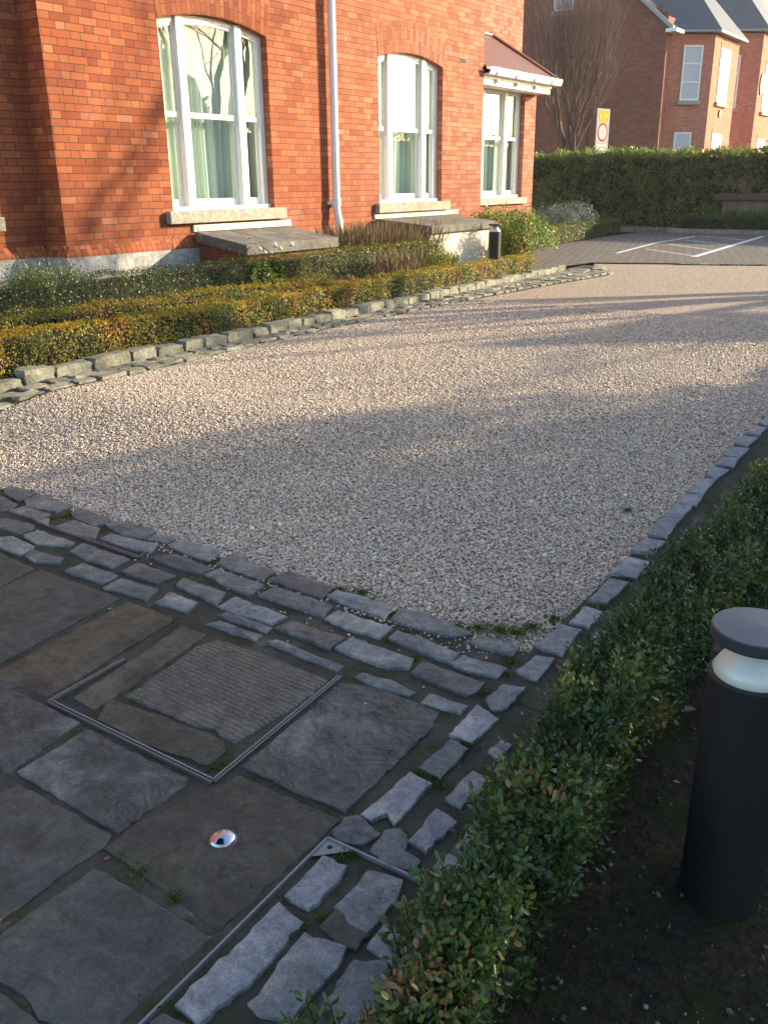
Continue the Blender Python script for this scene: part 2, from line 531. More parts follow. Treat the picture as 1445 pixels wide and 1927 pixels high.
def leaf_mat(name, ramp, rough=.42, trans=.25, spec=.3):
    s = NT(name)
    at = s.n('ShaderNodeAttribute'); at.attribute_name = 'tint'
    b = s.ramp(at.outputs['Fac'], ramp)
    s.fin(b, rough, spec=spec)
    tl = s.n('ShaderNodeBsdfTranslucent')
    s.set(tl.inputs[0], s.mix(.5, b, (.30, .34, .05), 'MIX') if name != 'silver_leaf' else b)
    mx = s.n('ShaderNodeMixShader'); mx.inputs[0].default_value = trans
    s.t.links.new(s.p.outputs[0], mx.inputs[1]); s.t.links.new(tl.outputs[0], mx.inputs[2]); s.t.links.new(mx.outputs[0], s.out.inputs[0])
    return s.m


L_DARK = leaf_mat('box_leaf_dark', [(0, (.018, .042, .010)), (.5, (.035, .075, .017)), (.85, (.06, .11, .022)), (.97, (.10, .14, .03)), (1, (.20, .11, .035))], .36, .2)
L_NEAR = leaf_mat('box_leaf_near', [(0, (.014, .040, .014)), (.45, (.030, .075, .024)), (.74, (.055, .11, .028)), (.93, (.11, .16, .035)), (.985, (.16, .16, .04)), (1, (.24, .12, .06))], .34, .18, .5)
L_BRON = leaf_mat('box_leaf_bronze', [(0, (.055, .095, .012)), (.3, (.17, .20, .025)), (.55, (.34, .29, .038)), (.8, (.48, .29, .040)), (1, (.48, .18, .028))], .42, .35)
L_OLIV = leaf_mat('box_leaf_olive', [(0, (.038, .075, .014)), (.5, (.10, .14, .025)), (.85, (.21, .20, .036)), (1, (.33, .18, .036))], .42, .3)
L_GREEN = leaf_mat('bright_leaf', [(0, (.045, .11, .018)), (.5, (.10, .20, .032)), (.9, (.19, .30, .05)), (1, (.32, .38, .08))], .4, .3)
L_LAUR = leaf_mat('laurel_leaf', [(0, (.045, .075, .020)), (.5, (.11, .155, .040)), (.9, (.20, .25, .06)), (1, (.34, .36, .09))], .32, .35)
L_SILV = leaf_mat('silver_leaf', [(0, (.10, .13, .10)), (.6, (.20, .24, .20)), (1, (.36, .40, .36))], .6, .15)
L_SAGE = leaf_mat('sage_leaf', [(0, (.06, .09, .04)), (.6, (.15, .19, .09)), (1, (.30, .34, .20))], .5, .25)
L_DRY = leaf_mat('dry_stalk', [(0, (.08, .048, .032)), (.5, (.16, .10, .065)), (1, (.26, .18, .12))], .8, .1)
L_EVER = leaf_mat('evergreen_leaf', [(0, (.010, .024, .006)), (1, (.03, .055, .014))], .5, .1)
M_TWIG = NT('twig').fin((.045, .032, .020), .9)
M_BARK = NT('bark').fin((.13, .085, .065), .9)
M_CORE = NT('hedge_core').fin((.012, .013, .006), 1.0)


# ------------------------------------------------------------------ leaf clouds
def leaves(name, P, Nrm, size, mat, parent, tint, wid=.5, jit=.6, up=.0, detail=False, fold=.15, face=False):
    """P (n,3) points, Nrm (n,3) outward dirs: a small folded leaf at each"""
    n = len(P)
    P = np.asarray(P, dtype=np.float64)
    D = Nrm + RN.normal(0, jit, (n, 3)); D[:, 2] += up
    D /= np.linalg.norm(D, axis=1)[:, None] + 1e-9
    S = np.cross(D, RN.normal(0, 1, (n, 3))); S /= np.linalg.norm(S, axis=1)[:, None] + 1e-9
    if face:       # blades turned towards the light side of the plant
        Nn = Nrm / (np.linalg.norm(Nrm, axis=1)[:, None] + 1e-9) + RN.normal(0, .5, (n, 3)); Nn /= np.linalg.norm(Nn, axis=1)[:, None]
        D = RN.normal(0, .6, (n, 3)) + np.array([0, 0, .8]); D -= Nn * (D * Nn).sum(1)[:, None]; D /= np.linalg.norm(D, axis=1)[:, None] + 1e-9
        S = np.cross(D, Nn)
    Nn = np.cross(S, D)
    L = (size * RN.uniform(.65, 1.25, n))[:, None]
    Wd = L * wid * .5
    fo = L * fold
    if detail:
        pr = [(0, 0, 0), (.30, -.85, 1), (.68, -.8, 1), (1, 0, .2), (.68, .8, 1), (.30, .85, 1)]
        V = np.stack([P + D * L * a + S * Wd * b + Nn * fo * c for a, b, c in pr], 1).reshape(-1, 3)
        i = np.arange(n)[:, None] * 6
        F = np.concatenate([i + np.array([[0, 1, 2, 3]]), i + np.array([[0, 3, 4, 5]])], 1).reshape(-1, 4)
        per = 2
    else:
        V = np.stack([P, P + D * L * .5 - S * Wd + Nn * fo, P + D * L, P + D * L * .5 + S * Wd + Nn * fo], 1).reshape(-1, 3)
        i = np.arange(n)[:, None] * 4
        F = (i + np.array([[0, 1, 2, 3]])).reshape(-1, 4)
        per = 1
    o = raw_mesh(name, V, F, mat, parent, uv=False)
    a = o.data.attributes.new('tint', 'FLOAT', 'FACE')
    a.data.foreach_set('value', np.repeat(np.clip(tint, 0, 1), per).astype(np.float32))
    return o


def fbm(P, sc_, seed=0.0):
    return np.array([noise.fractal(Vector((p[0] * sc_ + seed, p[1] * sc_, p[2] * sc_)), 1.0, 2.0, 3) for p in P])


def box_surface(n, x0, x1, y0, y1, z0, z1, faces='+x-x+z-y+y', depth=.05):
    """points near the faces of a box; returns P, N"""
    ar = {'+x': (y1 - y0) * (z1 - z0), '-x': (y1 - y0) * (z1 - z0), '+z': (x1 - x0) * (y1 - y0), '-y': (x1 - x0) * (z1 - z0), '+y': (x1 - x0) * (z1 - z0)}
    fs = [faces[i:i + 2] for i in range(0, len(faces), 2)]
    tot = sum(ar[f] for f in fs)
    Ps, Ns = [], []
    for f in fs:
        k = int(n * ar[f] / tot)
        u = RN.uniform(0, 1, k); v = RN.uniform(0, 1, k); d = np.abs(RN.normal(0, depth, k))
        X = x0 + u * (x1 - x0); Y = y0 + v * (y1 - y0); Z = z0 + v * (z1 - z0); Y2 = y0 + u * (y1 - y0)
        if f == '+x': P = np.stack([x1 - d, Y2, Z], 1); N = (1, 0, .3)
        elif f == '-x': P = np.stack([x0 + d, Y2, Z], 1); N = (-1, 0, .3)
        elif f == '+z': P = np.stack([X, Y, z1 - d], 1); N = (0, 0, 1)
        elif f == '-y': P = np.stack([X, y0 + d, Z], 1); N = (0, -1, .3)
        else: P = np.stack([X, y1 - d, Z], 1); N = (0, 1, .3)
        Ps.append(P); Ns.append(np.tile(np.array(N, dtype=float), (k, 1)))
    return np.concatenate(Ps), np.concatenate(Ns)


def hedge(name, label, cat, x0, x1, y0, y1, h, mat, dens, size, group=None, faces='+x-x+z-y+y', lump=.04, detail=False, path=None, tint_sc=2.0, tfun=None, core=.07, depth=.04, bend=None, jit=.7, taper=None, wid=.5):
    """clipped hedge; heights above local ground, bend(y)->x shift"""
    cx, cy = (x0 + x1) / 2, (y0 + y1) / 2
    sh = (lambda y: 0.0) if bend is None else bend
    root = thing(name, label, cat, (cx + sh(cy), cy, gz(cx, cy)), group)
    A = 0
    for f, a in (('+x', (y1 - y0) * h), ('-x', (y1 - y0) * h), ('+z', (x1 - x0) * (y1 - y0)), ('-y', (x1 - x0) * h), ('+y', (x1 - x0) * h)):
        if f in [faces[i:i + 2] for i in range(0, len(faces), 2)]: A += a
    P, N = box_surface(int(A * dens), x0, x1, y0, y1, 0.02, h, faces, depth)
    f1 = fbm(P, 3.0, 3.1); f2 = fbm(P, 9.0, 8.2)
    P = P + N * ((f1 + .4 * f2) * lump)[:, None]
    keep = RN.uniform(0, 1, len(P)) < (1.0 if True else 0)
    keep &= ~((f2 < -.42) & (RN.uniform(0, 1, len(P)) < .8))
    P, N, f1 = P[keep], N[keep], f1[keep]
    if bend is not None: P[:, 0] += np.array([sh(y) for y in P[:, 1]])
    g = np.array([gz(a, b) for a, b in P[:, :2]])
    if taper is not None: P[:, 2] *= np.array([taper(y) for y in P[:, 1]])
    t = .45 + .55 * fbm(P * np.array([1, 1, .3]), tint_sc * 2.2, 20.0) + RN.normal(0, .17, len(P))
    if tfun is not None: t = tfun(P, t)
    P[:, 2] += g
    leaves('foliage', P, N, size, mat, root, t, detail=detail, jit=jit, wid=wid, face=True)
    # solid dark core added to block the view through the leaves
    c = core; m = MB(); ny = max(2, int((y1 - y0) / .5))
    ys = np.linspace(y0 + c, y1 - c, ny + 1)
    for a, b in zip(ys[:-1], ys[1:]):
        xa, xb = x0 + c + sh((a + b) / 2), x1 - c + sh((a + b) / 2)
        gg = gz((xa + xb) / 2, (a + b) / 2)
        tp = 1.0 if taper is None else taper((a + b) / 2)
        m.box(xa, xb, a, b - .002, gg - .02, gg + (h - c) * tp)
    m.build('dark_core', M_CORE, root)
    return root


def blob_points(n, c, r, hollow=.55):
    D = RN.normal(0, 1, (n, 3)); D /= np.linalg.norm(D, axis=1)[:, None]
    D[:, 2] = np.abs(D[:, 2]) * .9 + D[:, 2] * .1
    R = RN.uniform(hollow, 1.0, n) ** .6
    P = D * R[:, None]
    return P * np.array(r) + np.array(c), D


def shrub(name, label, cat, c, r, mat, n, size, group=None, lobes=7, wid=.45, up=.4, stems=5, smat=None, seed=1):
    rs = np.random.RandomState(seed)
    z0 = gz(c[0], c[1])
    root = thing(name, label, cat, (c[0], c[1], z0), group)
    Ps, Ns = [], []
    for i in range(lobes):
        a = rs.uniform(0, 2 * math.pi); q = rs.uniform(.15, .62)
        lc = (c[0] + math.cos(a) * r[0] * q, c[1] + math.sin(a) * r[1] * q, z0 + r[2] * rs.uniform(.05, .45))
        lr = (r[0] * rs.uniform(.38, .6), r[1] * rs.uniform(.38, .6), r[2] * rs.uniform(.4, .62))
        P, D = blob_points(n // lobes, lc, lr); Ps.append(P); Ns.append(D)
    P = np.concatenate(Ps); N = np.concatenate(Ns)
    k = P[:, 2] > z0; P, N = P[k], N[k]
    t = .45 + .8 * fbm(P, 4.0, seed) + RN.normal(0, .2, len(P))
    leaves('foliage', P, N, size, mat, root, t, wid=wid, up=up, face=wid > .25)
    m = MB()
    for i in range(stems):
        a = rs.uniform(0, 2 * math.pi)
        e = Vector((c[0] + math.cos(a) * r[0] * .6, c[1] + math.sin(a) * r[1] * .6, z0 + r[2] * .7))
        b = Vector((c[0] + math.cos(a) * .03, c[1] + math.sin(a) * .03, z0 - .03))
        m.tube([b, b.lerp(e, .5) + Vector((0, 0, .05)), e], [.012, .008, .003], 5)
    m.build('stem', smat or M_TWIG, root)
    return root


def wisps(name, label, cat, c, r, h, n, mat, group=None, heads=True, seed=1, base=None, curve=.25):
    """a tuft of thin upright stalks"""
    rs = np.random.RandomState(seed); z0 = gz(c[0], c[1])
    root = thing(name, label, cat, (c[0], c[1], z0), group)
    V, F, T = [], [], []
    for i in range(n):
        a = rs.uniform(0, 2 * math.pi); q = math.sqrt(rs.uniform(0, 1))
        b = np.array([c[0] + math.cos(a) * r[0] * q, c[1] + math.sin(a) * r[1] * q, z0])
        hh = h * rs.uniform(.6, 1.1)
        d = np.array([math.cos(a) * curve * q, math.sin(a) * curve * q, 1.0]) + rs.normal(0, .10, 3); d /= np.linalg.norm(d)
        s_ = np.cross(d, rs.normal(0, 1, 3)); s_ /= np.linalg.norm(s_); w = .003
        m1 = b + d * hh * .7; tp = b + d * hh + np.array([0, 0, -.02])
        k = len(V)
        V += [b - s_ * w, b + s_ * w, m1 + s_ * w, m1 - s_ * w]; F.append((k, k + 1, k + 2, k + 3)); T.append(rs.uniform())
        k = len(V); w2 = .006 if heads else .0015
        V += [m1 - s_ * .001, m1 * .5 + tp * .5 + s_ * w2, tp, m1 * .5 + tp * .5 - s_ * w2]; F.append((k, k + 1, k + 2, k + 3)); T.append(rs.uniform())
    o = raw_mesh('stalks', np.array(V), np.array(F), mat, root, uv=False)
    at = o.data.attributes.new('tint', 'FLOAT', 'FACE'); at.data.foreach_set('value', np.array(T, dtype=np.float32))
    if base:
        P, D = blob_points(base[0], (c[0], c[1], z0), (r[0] * 1.05, r[1] * 1.05, h * .5), .3)
        leaves('foliage', P, D, .05, base[1], root, RN.uniform(0, 1, len(P)), wid=.16, up=.9)
    return root


# ------------------------------------------------------------------ ground
def sheet(name, x0, x1, y0, y1, off, mat, step=.25, inside=None, kind='structure', thick=None):
    xs = np.linspace(x0, x1, max(2, int(round((x1 - x0) / step)) + 1)); ys = np.linspace(y0, y1, max(2, int(round((y1 - y0) / step)) + 1))
    V = [(x, y, gz(x, y) + off) for y in ys for x in xs]
    nx = len(xs)
    F = []
    for j in range(len(ys) - 1):
        for i in range(nx - 1):
            F.append((j * nx + i, j * nx + i + 1, (j + 1) * nx + i + 1, (j + 1) * nx + i))
    o = raw_mesh(name, V, F, mat, uv=False, smooth=True)
    tag(o, kind=kind)
    return o


def strip_sheet(name, left, right, off, mat, n=60, kind='structure', y0=0, y1=1, m=24):
    """sheet between two curves left(y), right(y)"""
    V, F = [], []
    for j in range(n + 1):
        y = y0 + (y1 - y0) * j / n
        a, b = left(y), right(y)
        for i in range(m + 1):
            x = a + (b - a) * i / m
            V.append((x, y, gz(x, y) + off))
    for j in range(n):
        for i in range(m):
            k = j * (m + 1) + i
            F.append((k, k + 1, k + m + 2, k + m + 1))
    o = raw_mesh(name, V, F, mat, uv=False, smooth=True)
    return tag(o, kind=kind)


# soil: fine grid near, then coarse to the horizon
xs = np.concatenate([[-900, -300, -100, -40, -20], np.arange(-12, 6.01, .25), [12, 30, 100, 300, 900]])
ys = np.concatenate([[-900, -300, -100, -30, -8], np.arange(-2, 12.01, .25), [16, 20, 30, 45, 80, 150, 400, 900]])
V = []
for y in ys:
    for x in xs:
        zz = gz(x, y) - .045 if y < 20 else .22 - .045
        if -1.0 < x < 4 and -2 < y < 8: zz += .035 + .03 * noise.noise(Vector((x * 2.3, y * 2.3, 0))) 
        V.append((x, y, zz))
nx = len(xs)
F = [(j * nx + i, j * nx + i + 1, (j + 1) * nx + i + 1, (j + 1) * nx + i) for j in range(len(ys) - 1) for i in range(nx - 1)]
tag(raw_mesh('ground', V, F, M_SOIL, uv=False, smooth=True), kind='structure')

KX = lambda y: -6.0 - .05 * max(y - 6, 0)                                  # front foot of the left kerb stones
GXI = [(0, -5.7), (3.5, -5.68), (4.5, -5.64), (6, -5.77), (7, -5.82), (10.2, -5.80), (12.4, -5.68), (14.0, -5.55), (14.9, -6.2), (16, -6.7), (18, -6.7)]
GX = lambda y: float(np.interp(y, [a for a, _ in GXI], [b for _, b in GXI]))
CE = lambda x: 15.75 + .41 * (x + 6.54)                                     # near edge of the cobbles
strip_sheet('gravel_drive', lambda y: GX(y) - .02, lambda y: -1.20, -.018, M_GRAV, 80, y0=2.2, y1=18.5)
tag(sheet('paving_bed', -9, -.75, -1.2, 2.62, -.003, M_MORT, .2), kind='structure')
strip_sheet('edge_bed', lambda y: -1.245, lambda y: -.80, -.001, M_MORT, 60, y0=2.3, y1=14, m=4)
strip_sheet('gutter_bed', lambda y: KX(y) - .14, lambda y: GX(y) + .01, -.008, M_MORT, 60, y0=0.5, y1=15.3, m=6)
# cobbles
V, F = [], []
cxs = np.linspace(-9.6, 8, 60)
for j in range(33):
    for x in cxs:
        y0 = CE(x) if x > -6.62 else 13.45
        V.append((x, y0 + (27.0 - y0) * j / 32, .22 + .003))
for j in range(32):
    for i in range(59): F.append((j * 60 + i, j * 60 + i + 1, (j + 1) * 60 + i + 1, (j + 1) * 60 + i))
tag(raw_mesh('cobbled_drive', V, F, M_COB, uv=False), kind='structure')
tag(raw_mesh('road', [(-300, 29.5, .205), (300, 29.5, .205), (300, 36.5, .205), (-300, 36.5, .205)], [(0, 1, 2, 3)], NT('asphalt').fin((.05, .05, .052), .85), uv=False), kind='structure')

# pebbles on the near gravel (uncountable: one object driven by geometry nodes)
def pebble_src(i, mt):
    rs = np.random.RandomState(i); bm_v = []
    import bmesh
    bm = bmesh.new(); bmesh.ops.create_icosphere(bm, subdivisions=1, radius=1.0)
    ax = np.array([1, rs.uniform(.65, .95), rs.uniform(.45, .7)])
    for v in bm.verts:
        q = 1 + rs.uniform(-.14, .14)
        v.co = Vector((v.co.x * ax[0] * q, v.co.y * ax[1] * q, v.co.z * ax[2] * q))
    me = bpy.data.meshes.new('pebble'); bm.to_mesh(me); bm.free()
    me.materials.append(mt)
    me.polygons.foreach_set('use_smooth', np.ones(len(me.polygons), dtype=bool))
    return me


def gravel_scatter(name, pts_fn, seed, mt):
    P, S = pts_fn(seed)
    me = bpy.data.meshes.new(name)
    me.vertices.add(len(P)); me.vertices.foreach_set('co', P.astype(np.float32).ravel())
    a = me.attributes.new('psize', 'FLOAT', 'POINT'); a.data.foreach_set('value', S.astype(np.float32))
    o = bpy.data.objects.new(name, me); sc.collection.objects.link(o)
    ng = bpy.data.node_groups.new(name, 'GeometryNodeTree')
    ng.interface.new_socket('Geometry', in_out='INPUT', socket_type='NodeSocketGeometry')
    ng.interface.new_socket('Geometry', in_out='OUTPUT', socket_type='NodeSocketGeometry')
    gi = ng.nodes.new('NodeGroupInput'); go = ng.nodes.new('NodeGroupOutput')
    ip = ng.nodes.new('GeometryNodeInstanceOnPoints'); ip.inputs['Pick Instance'].default_value = True
    col_ = bpy.data.collections.new(name + '_sources')
    for i in range(5):
        po = bpy.data.objects.new('pebble', pebble_src(i, mt)); col_.objects.link(po)
    ci = ng.nodes.new('GeometryNodeCollectionInfo'); ci.inputs['Collection'].default_value = col_; ci.inputs['Separate Children'].default_value = True; ci.inputs['Reset Children'].default_value = True
    rr = ng.nodes.new('FunctionNodeRandomValue'); rr.data_type = 'FLOAT_VECTOR'
    rr.inputs[0].default_value = (-.5, -.5, 0); rr.inputs[1].default_value = (.5, .5, 6.28)
    na = ng.nodes.new('GeometryNodeInputNamedAttribute'); na.data_type = 'FLOAT'; na.inputs[0].default_value = 'psize'
    L = ng.links.new
    L(gi.outputs[0], ip.inputs['Points']); L(ci.outputs[0], ip.inputs['Instance']); L(rr.outputs[0], ip.inputs['Rotation']); L(na.outputs[0], ip.inputs['Scale'])
    L(ip.outputs[0], go.inputs[0])
    md = o.modifiers.new('scatter', 'NODES'); md.node_group = ng
    return o


def gravel_pts(seed):
    rs = np.random.RandomState(seed); out, siz = [], []
    for (ya, yb, den, sz) in ((2.42, 5.0, 18500, .0056), (5.0, 7.6, 13000, .0062), (7.6, 10.0, 7000, .0070)):
        n = int(den * (yb - ya) * 4.5)
        x = rs.uniform(-5.8, -1.25, n); y = rs.uniform(ya, yb, n)
        # ragged margins where the gravel thins against the stones
        edge = 2.50 + .06 * np.sin(x * 5.3) + .05 * np.sin(x * 13.1 + 1)
        k = (y > edge + rs.exponential(.03, n)) & (x < -1.245 - rs.exponential(.012, n)) & (x > np.interp(y, [a for a, _ in GXI], [b for _, b in GXI]) + .01)
        # only what the drive really shows from the gate side
        x, y = x[k], y[k]
        px = x / np.maximum(y, .1)
        k = (px > -1.75); x, y = x[k], y[k]
        z = np.array([gz(a, b) for a, b in zip(x, y)]) - .018 + rs.uniform(-.001, .011, len(x))
        out.append(np.stack([x, y, z], 1)); siz.append(sz * rs.lognormal(0, .33, len(x)))
    # strays on the moss strip and between the stones
    n = 700
    x = rs.uniform(-3.2, -1.35, n); y = 2.62 - rs.exponential(.09, n)
    z = np.full(n, .001)
    out.append(np.stack([x, y, z], 1)); siz.append(rs.uniform(.003, .0075, n))
    return np.concatenate(out), np.concatenate(siz)


tag(gravel_scatter('gravel_pebbles', gravel_pts, 3, M_PEB), 'pale pink and grey pea gravel covering the drive', 'gravel', kind='stuff')


def bed_pts(seed):
    rs = np.random.RandomState(seed); n = 3800
    x = rs.uniform(-.9, 2.2, n); y = rs.uniform(.4, 4.5, n)
    z = np.array([gz(a, b) for a, b in zip(x, y)]) + .005 + .03 * np.array([noise.noise(Vector((a * 2.3, b * 2.3, 0))) for a, b in zip(x, y)]) - .012
    return np.stack([x, y, z], 1), rs.lognormal(0, .5, n) * .004


tag(gravel_scatter('soil_pebbles', bed_pts, 9, stone_mat('dark_pebble', (.05, .048, .045), (.13, .125, .12), (.22, .20, .18), .3, 30, .6, objvar=.6)), 'scattered small stones lying on the dark planting soil', 'pebbles', kind='stuff')

# ------------------------------------------------------------------ paving stones traced on the ground
Z4 = (0, 880, 2.007); Z5 = (0, 1350, 2.007); Z6 = (600, 1000, 2.89); Z7 = (500, 1500, 2.89); Z8 = (0, 900, 3.44); Z9 = (1000, 700, 3.247); ZF = (0, 0, 1.0)


def stone(name, label, cat, zone, pts, mat, group=None, top=.012, thick=.05, rough=.006, inset=.008, seed=0, slope=0.0, bow=.006, seg=.022):
    ox, oy, s_ = zone
    P = [gp(ox + x / s_, oy + y / s_, top) for x, y in pts]
    P = [Vector((p.x, p.y)) for p in P]
    c = sum(P, Vector((0, 0))) / len(P)
    # signed area -> counter clockwise
    ar = sum(P[i].x * P[(i + 1) % len(P)].y - P[(i + 1) % len(P)].x * P[i].y for i in range(len(P)))
    if ar < 0: P.reverse()
    rs = random.Random(seed * 7 + int(c.x * 1000) + int(c.y * 777))
    grow_ = .003 if name == 'flagstone' else .010 if 120 <= seed < 150 else .003 if seed in (155, 160) else .006
    P = [p + (p - c).normalized() * grow_ * 1.3 for p in P]
    ring = []
    for i in range(len(P)):
        a, b = P[i], P[(i + 1) % len(P)]
        n = max(1, int((b - a).length / seg)); d = (b - a); nrm = Vector((d.y, -d.x)).normalized() if d.length else Vector((0, 0))
        for k in range(n):
            q = a.lerp(b, k / n)
            j = noise.noise(Vector((q.x * 38, q.y * 38, seed * 3.3))) * rough * 1.1 + noise.noise(Vector((q.x * 11, q.y * 11, seed * 1.3))) * rough * .7
            if k: q = q + nrm * (j + rs.uniform(-.25, .25) * rough)
            else: q = q + (q - c).normalized() * .001
            ring.append(q)
    g0 = gz(c.x, c.y)
    n = len(ring)
    tx, ty = rs.uniform(-1, 1) * .03, rs.uniform(-1, 1) * .03
    def hz(q, base): return gz(q.x, q.y) + base + (q.x - c.x) * tx * .6 + (q.y - c.y) * ty * .6
    size = max((q - c).length for q in ring)
    prof = [(0, -thick), (0, top - .004), (inset * .35, top - .0005), (inset * 1.6, top + bow * .25), (size * .30, top + bow * .7), (size * .6, top + bow)]
    V, F = [], []
    for ins, zz in prof:
        for i, q in enumerate(ring):
            v = c - q; L = v.length
            qq = q + v * min(ins / max(L, 1e-6), .93)
            dz = 0 if zz < top - .003 else noise.noise(Vector((qq.x * 16, qq.y * 16, seed + 5.0))) * (bow * .7 + .0012)
            V.append((qq.x, qq.y, hz(qq, zz) + dz))
    V.append((c.x, c.y, hz(c, top + bow)))
    m = len(prof)
    for k in range(m - 1):
        for i in range(n):
            j = (i + 1) % n
            F.append((k * n + i, k * n + j, (k + 1) * n + j, (k + 1) * n + i))
    for i in range(n): F.append(((m - 1) * n + i, (m - 1) * n + (i + 1) % n, m * n))
    o = raw_mesh(name, V, F, mat, uv=False, smooth=True, origin=(c.x, c.y, g0))
    o.data.set_sharp_from_angle(angle=rad(28))
    return tag(o, label, cat, group)


FL = dict(top=.004, thick=.04, rough=.006, inset=.010, bow=.002)
flags = [
 (Z4, [(155, 385), (455, 492), (0, 735), (-330, 600)], M_FLAG, 'broad smooth grey flagstone left of the steel cover frame, against the setts'),
 (Z4, [(-110, 290), (0, 322), (130, 380), (0, 442), (-160, 520), (-330, 440)], M_FLAG, 'grey flagstone cut by the left photo edge, just below the setts'),
 (Z4, [(485, 508), (650, 570), (640, 585), (185, 862), (-30, 780), (-10, 765)], M_FLAGB, 'long tan flagstone with two pale chips, beside the steel cover frame'),
 (Z4, [(688, 598), (780, 630), (362, 914), (285, 868)], M_FLAGB, 'narrow tan paving strip inside the steel cover frame, with a scratched doodle'),
 (Z4, [(740, 680), (820, 652), (1010, 710), (1235, 800), (1180, 855), (890, 1034), (830, 1010), (810, 980), (740, 975), (480, 862)], M_FLAGR, 'ribbed grey flagstone inside the steel cover frame'),
 (ZF, [(214, 1316), (300, 1345), (418, 1392), (424, 1412), (392, 1440), (270, 1398), (184, 1352), (200, 1322)], M_FLAGD, 'dark purplish slab with black stains inside the steel cover frame'),
 (ZF, [(-60, 1262), (0, 1284), (90, 1330), (150, 1358), (17, 1452), (-80, 1400)], M_FLAGW, 'pale riven flagstone at the left edge, below the long tan one'),
 (ZF, [(166, 1372), (352, 1462), (350, 1475), (222, 1566), (35, 1452)], M_FLAGW, 'riven flagstone with pale wavy ridges below the steel cover frame'),
 (Z5, [(75, 250), (240, 340), (415, 440), (400, 470), (0, 765), (-120, 850), (-500, 500), (-300, 380)], M_FLAG, 'large plain grey flagstone by the left edge, below the riven ones'),
 (Z5, [(355, 575), (410, 590), (620, 720), (795, 825), (650, 960), (430, 1160), (380, 1230), (150, 1130), (100, 1040), (-60, 950), (-60, 870)], M_FLAG, 'big square flagstone with a dark brown centre, nearest the viewer'),
 (Z5, [(830, 262), (900, 222), (1090, 300), (1285, 388), (1240, 420), (835, 795), (800, 780), (620, 640), (395, 490), (560, 380)], M_FLAGD, 'dark mossy flagstone holding the steel dome light'),
 (ZF, [(640, 1283), (700, 1288), (825, 1338), (815, 1365), (652, 1526), (560, 1490), (458, 1441)], M_FLAGW, 'square riven flagstone with curled ridges, right of the steel cover frame'),
 (Z5, [(-60, 1000), (0, 1040), (130, 1140), (160, 1200), (0, 1300), (-80, 1250)], M_FLAG, 'flagstone corner at the bottom left of the paving'),
]
for i, (z, p, m, l) in enumerate(flags):
    stone('flagstone', l, 'flagstone', z, p, m, seed=i, **FL)

rows = {
 1: [(Z8, [(30, 60), (100, 50), (235, 90), (130, 140), (40, 100)]), (Z8, [(165, 135), (290, 110), (465, 175), (360, 210), (180, 180)]), (Z8, [(465, 215), (520, 195), (700, 255), (690, 290), (600, 305), (480, 245)]),
     (Z8, [(690, 295), (780, 270), (1000, 335), (930, 385), (800, 365)]), (Z8, [(960, 388), (1010, 365), (1125, 390), (1075, 410)]), (Z8, [(1100, 430), (1190, 400), (1430, 465), (1350, 525), (1200, 480)]),
     (Z4, [(820, 362), (880, 325), (1035, 390), (985, 420)]), (Z4, [(1020, 420), (1090, 390), (1255, 450), (1210, 490), (1100, 450)]), (Z6, [(55, 350), (105, 315), (410, 410), (345, 470), (200, 410)]),
     (Z6, [(395, 480), (450, 422), (580, 440), (830, 550), (720, 568), (540, 520)]), (Z6, [(820, 600), (870, 560), (1080, 620), (1045, 670)])],
 2: [(Z8, [(-60, 120), (0, 108), (105, 160), (70, 195), (0, 205)]), (Z8, [(70, 205), (160, 180), (325, 230), (240, 265)]), (Z8, [(355, 310), (480, 270), (635, 320), (610, 385), (450, 350)]), (Z8, [(655, 385), (730, 360), (1020, 425), (960, 475), (800, 435)]),
     (Z8, [(980, 505), (1140, 490), (1370, 580), (1290, 610), (1100, 560)]), (Z4, [(775, 400), (830, 382), (990, 440), (940, 475), (860, 445)]), (Z4, [(980, 480), (1040, 447), (1250, 520), (1215, 560), (1090, 515)]),
     (Z6, [(40, 470), (110, 430), (385, 520), (325, 570), (150, 520)]), (Z6, [(385, 580), (430, 542), (550, 570), (750, 660), (710, 708), (560, 650)]), (Z6, [(720, 715), (790, 675), (1012, 740), (960, 790), (800, 745)])],
 3: [(Z8, [(-80, 270), (50, 258), (215, 300), (215, 325), (120, 355), (0, 310)]), (Z8, [(160, 370), (250, 335), (480, 410), (440, 430), (250, 420)]), (Z8, [(465, 465), (540, 420), (830, 520), (720, 570), (560, 515)]), (Z8, [(790, 600), (900, 548), (1135, 625), (1020, 670)]),
     (Z8, [(1150, 690), (1190, 645), (1450, 735), (1400, 810)]), (Z4, [(830, 520), (890, 487), (1080, 560), (1020, 585), (900, 550)]), (Z4, [(1045, 605), (1100, 575), (1295, 640), (1240, 680)]),
     (Z6, [(95, 630), (180, 573), (505, 690), (485, 735), (370, 735), (220, 680)]), (Z6, [(510, 765), (570, 707), (890, 820), (850, 865), (800, 885), (640, 820)])],
 4: [(Z8, [(-60, 385), (90, 375), (220, 435), (130, 485), (0, 440)]), (Z8, [(165, 490), (220, 465), (400, 510), (380, 545), (230, 530)]), (Z8, [(435, 595), (540, 552), (765, 625), (660, 672)]), (Z8, [(680, 705), (790, 645), (1020, 715), (940, 778), (830, 740)]),
     (Z8, [(1020, 800), (1100, 740), (1270, 800), (1200, 855)])],
}
rl = {1: ('rough grey stone sett in the front row touching the gravel', 'setts in the row touching the gravel'),
      2: ('rough grey stone sett in the second row from the gravel', 'setts in the second row from the gravel'),
      3: ('rough grey stone sett in the third row from the gravel', 'setts in the third row from the gravel'),
      4: ('rough grey stone sett in the fourth row, next to the left flagstones', 'setts in the fourth row by the left flagstones')}
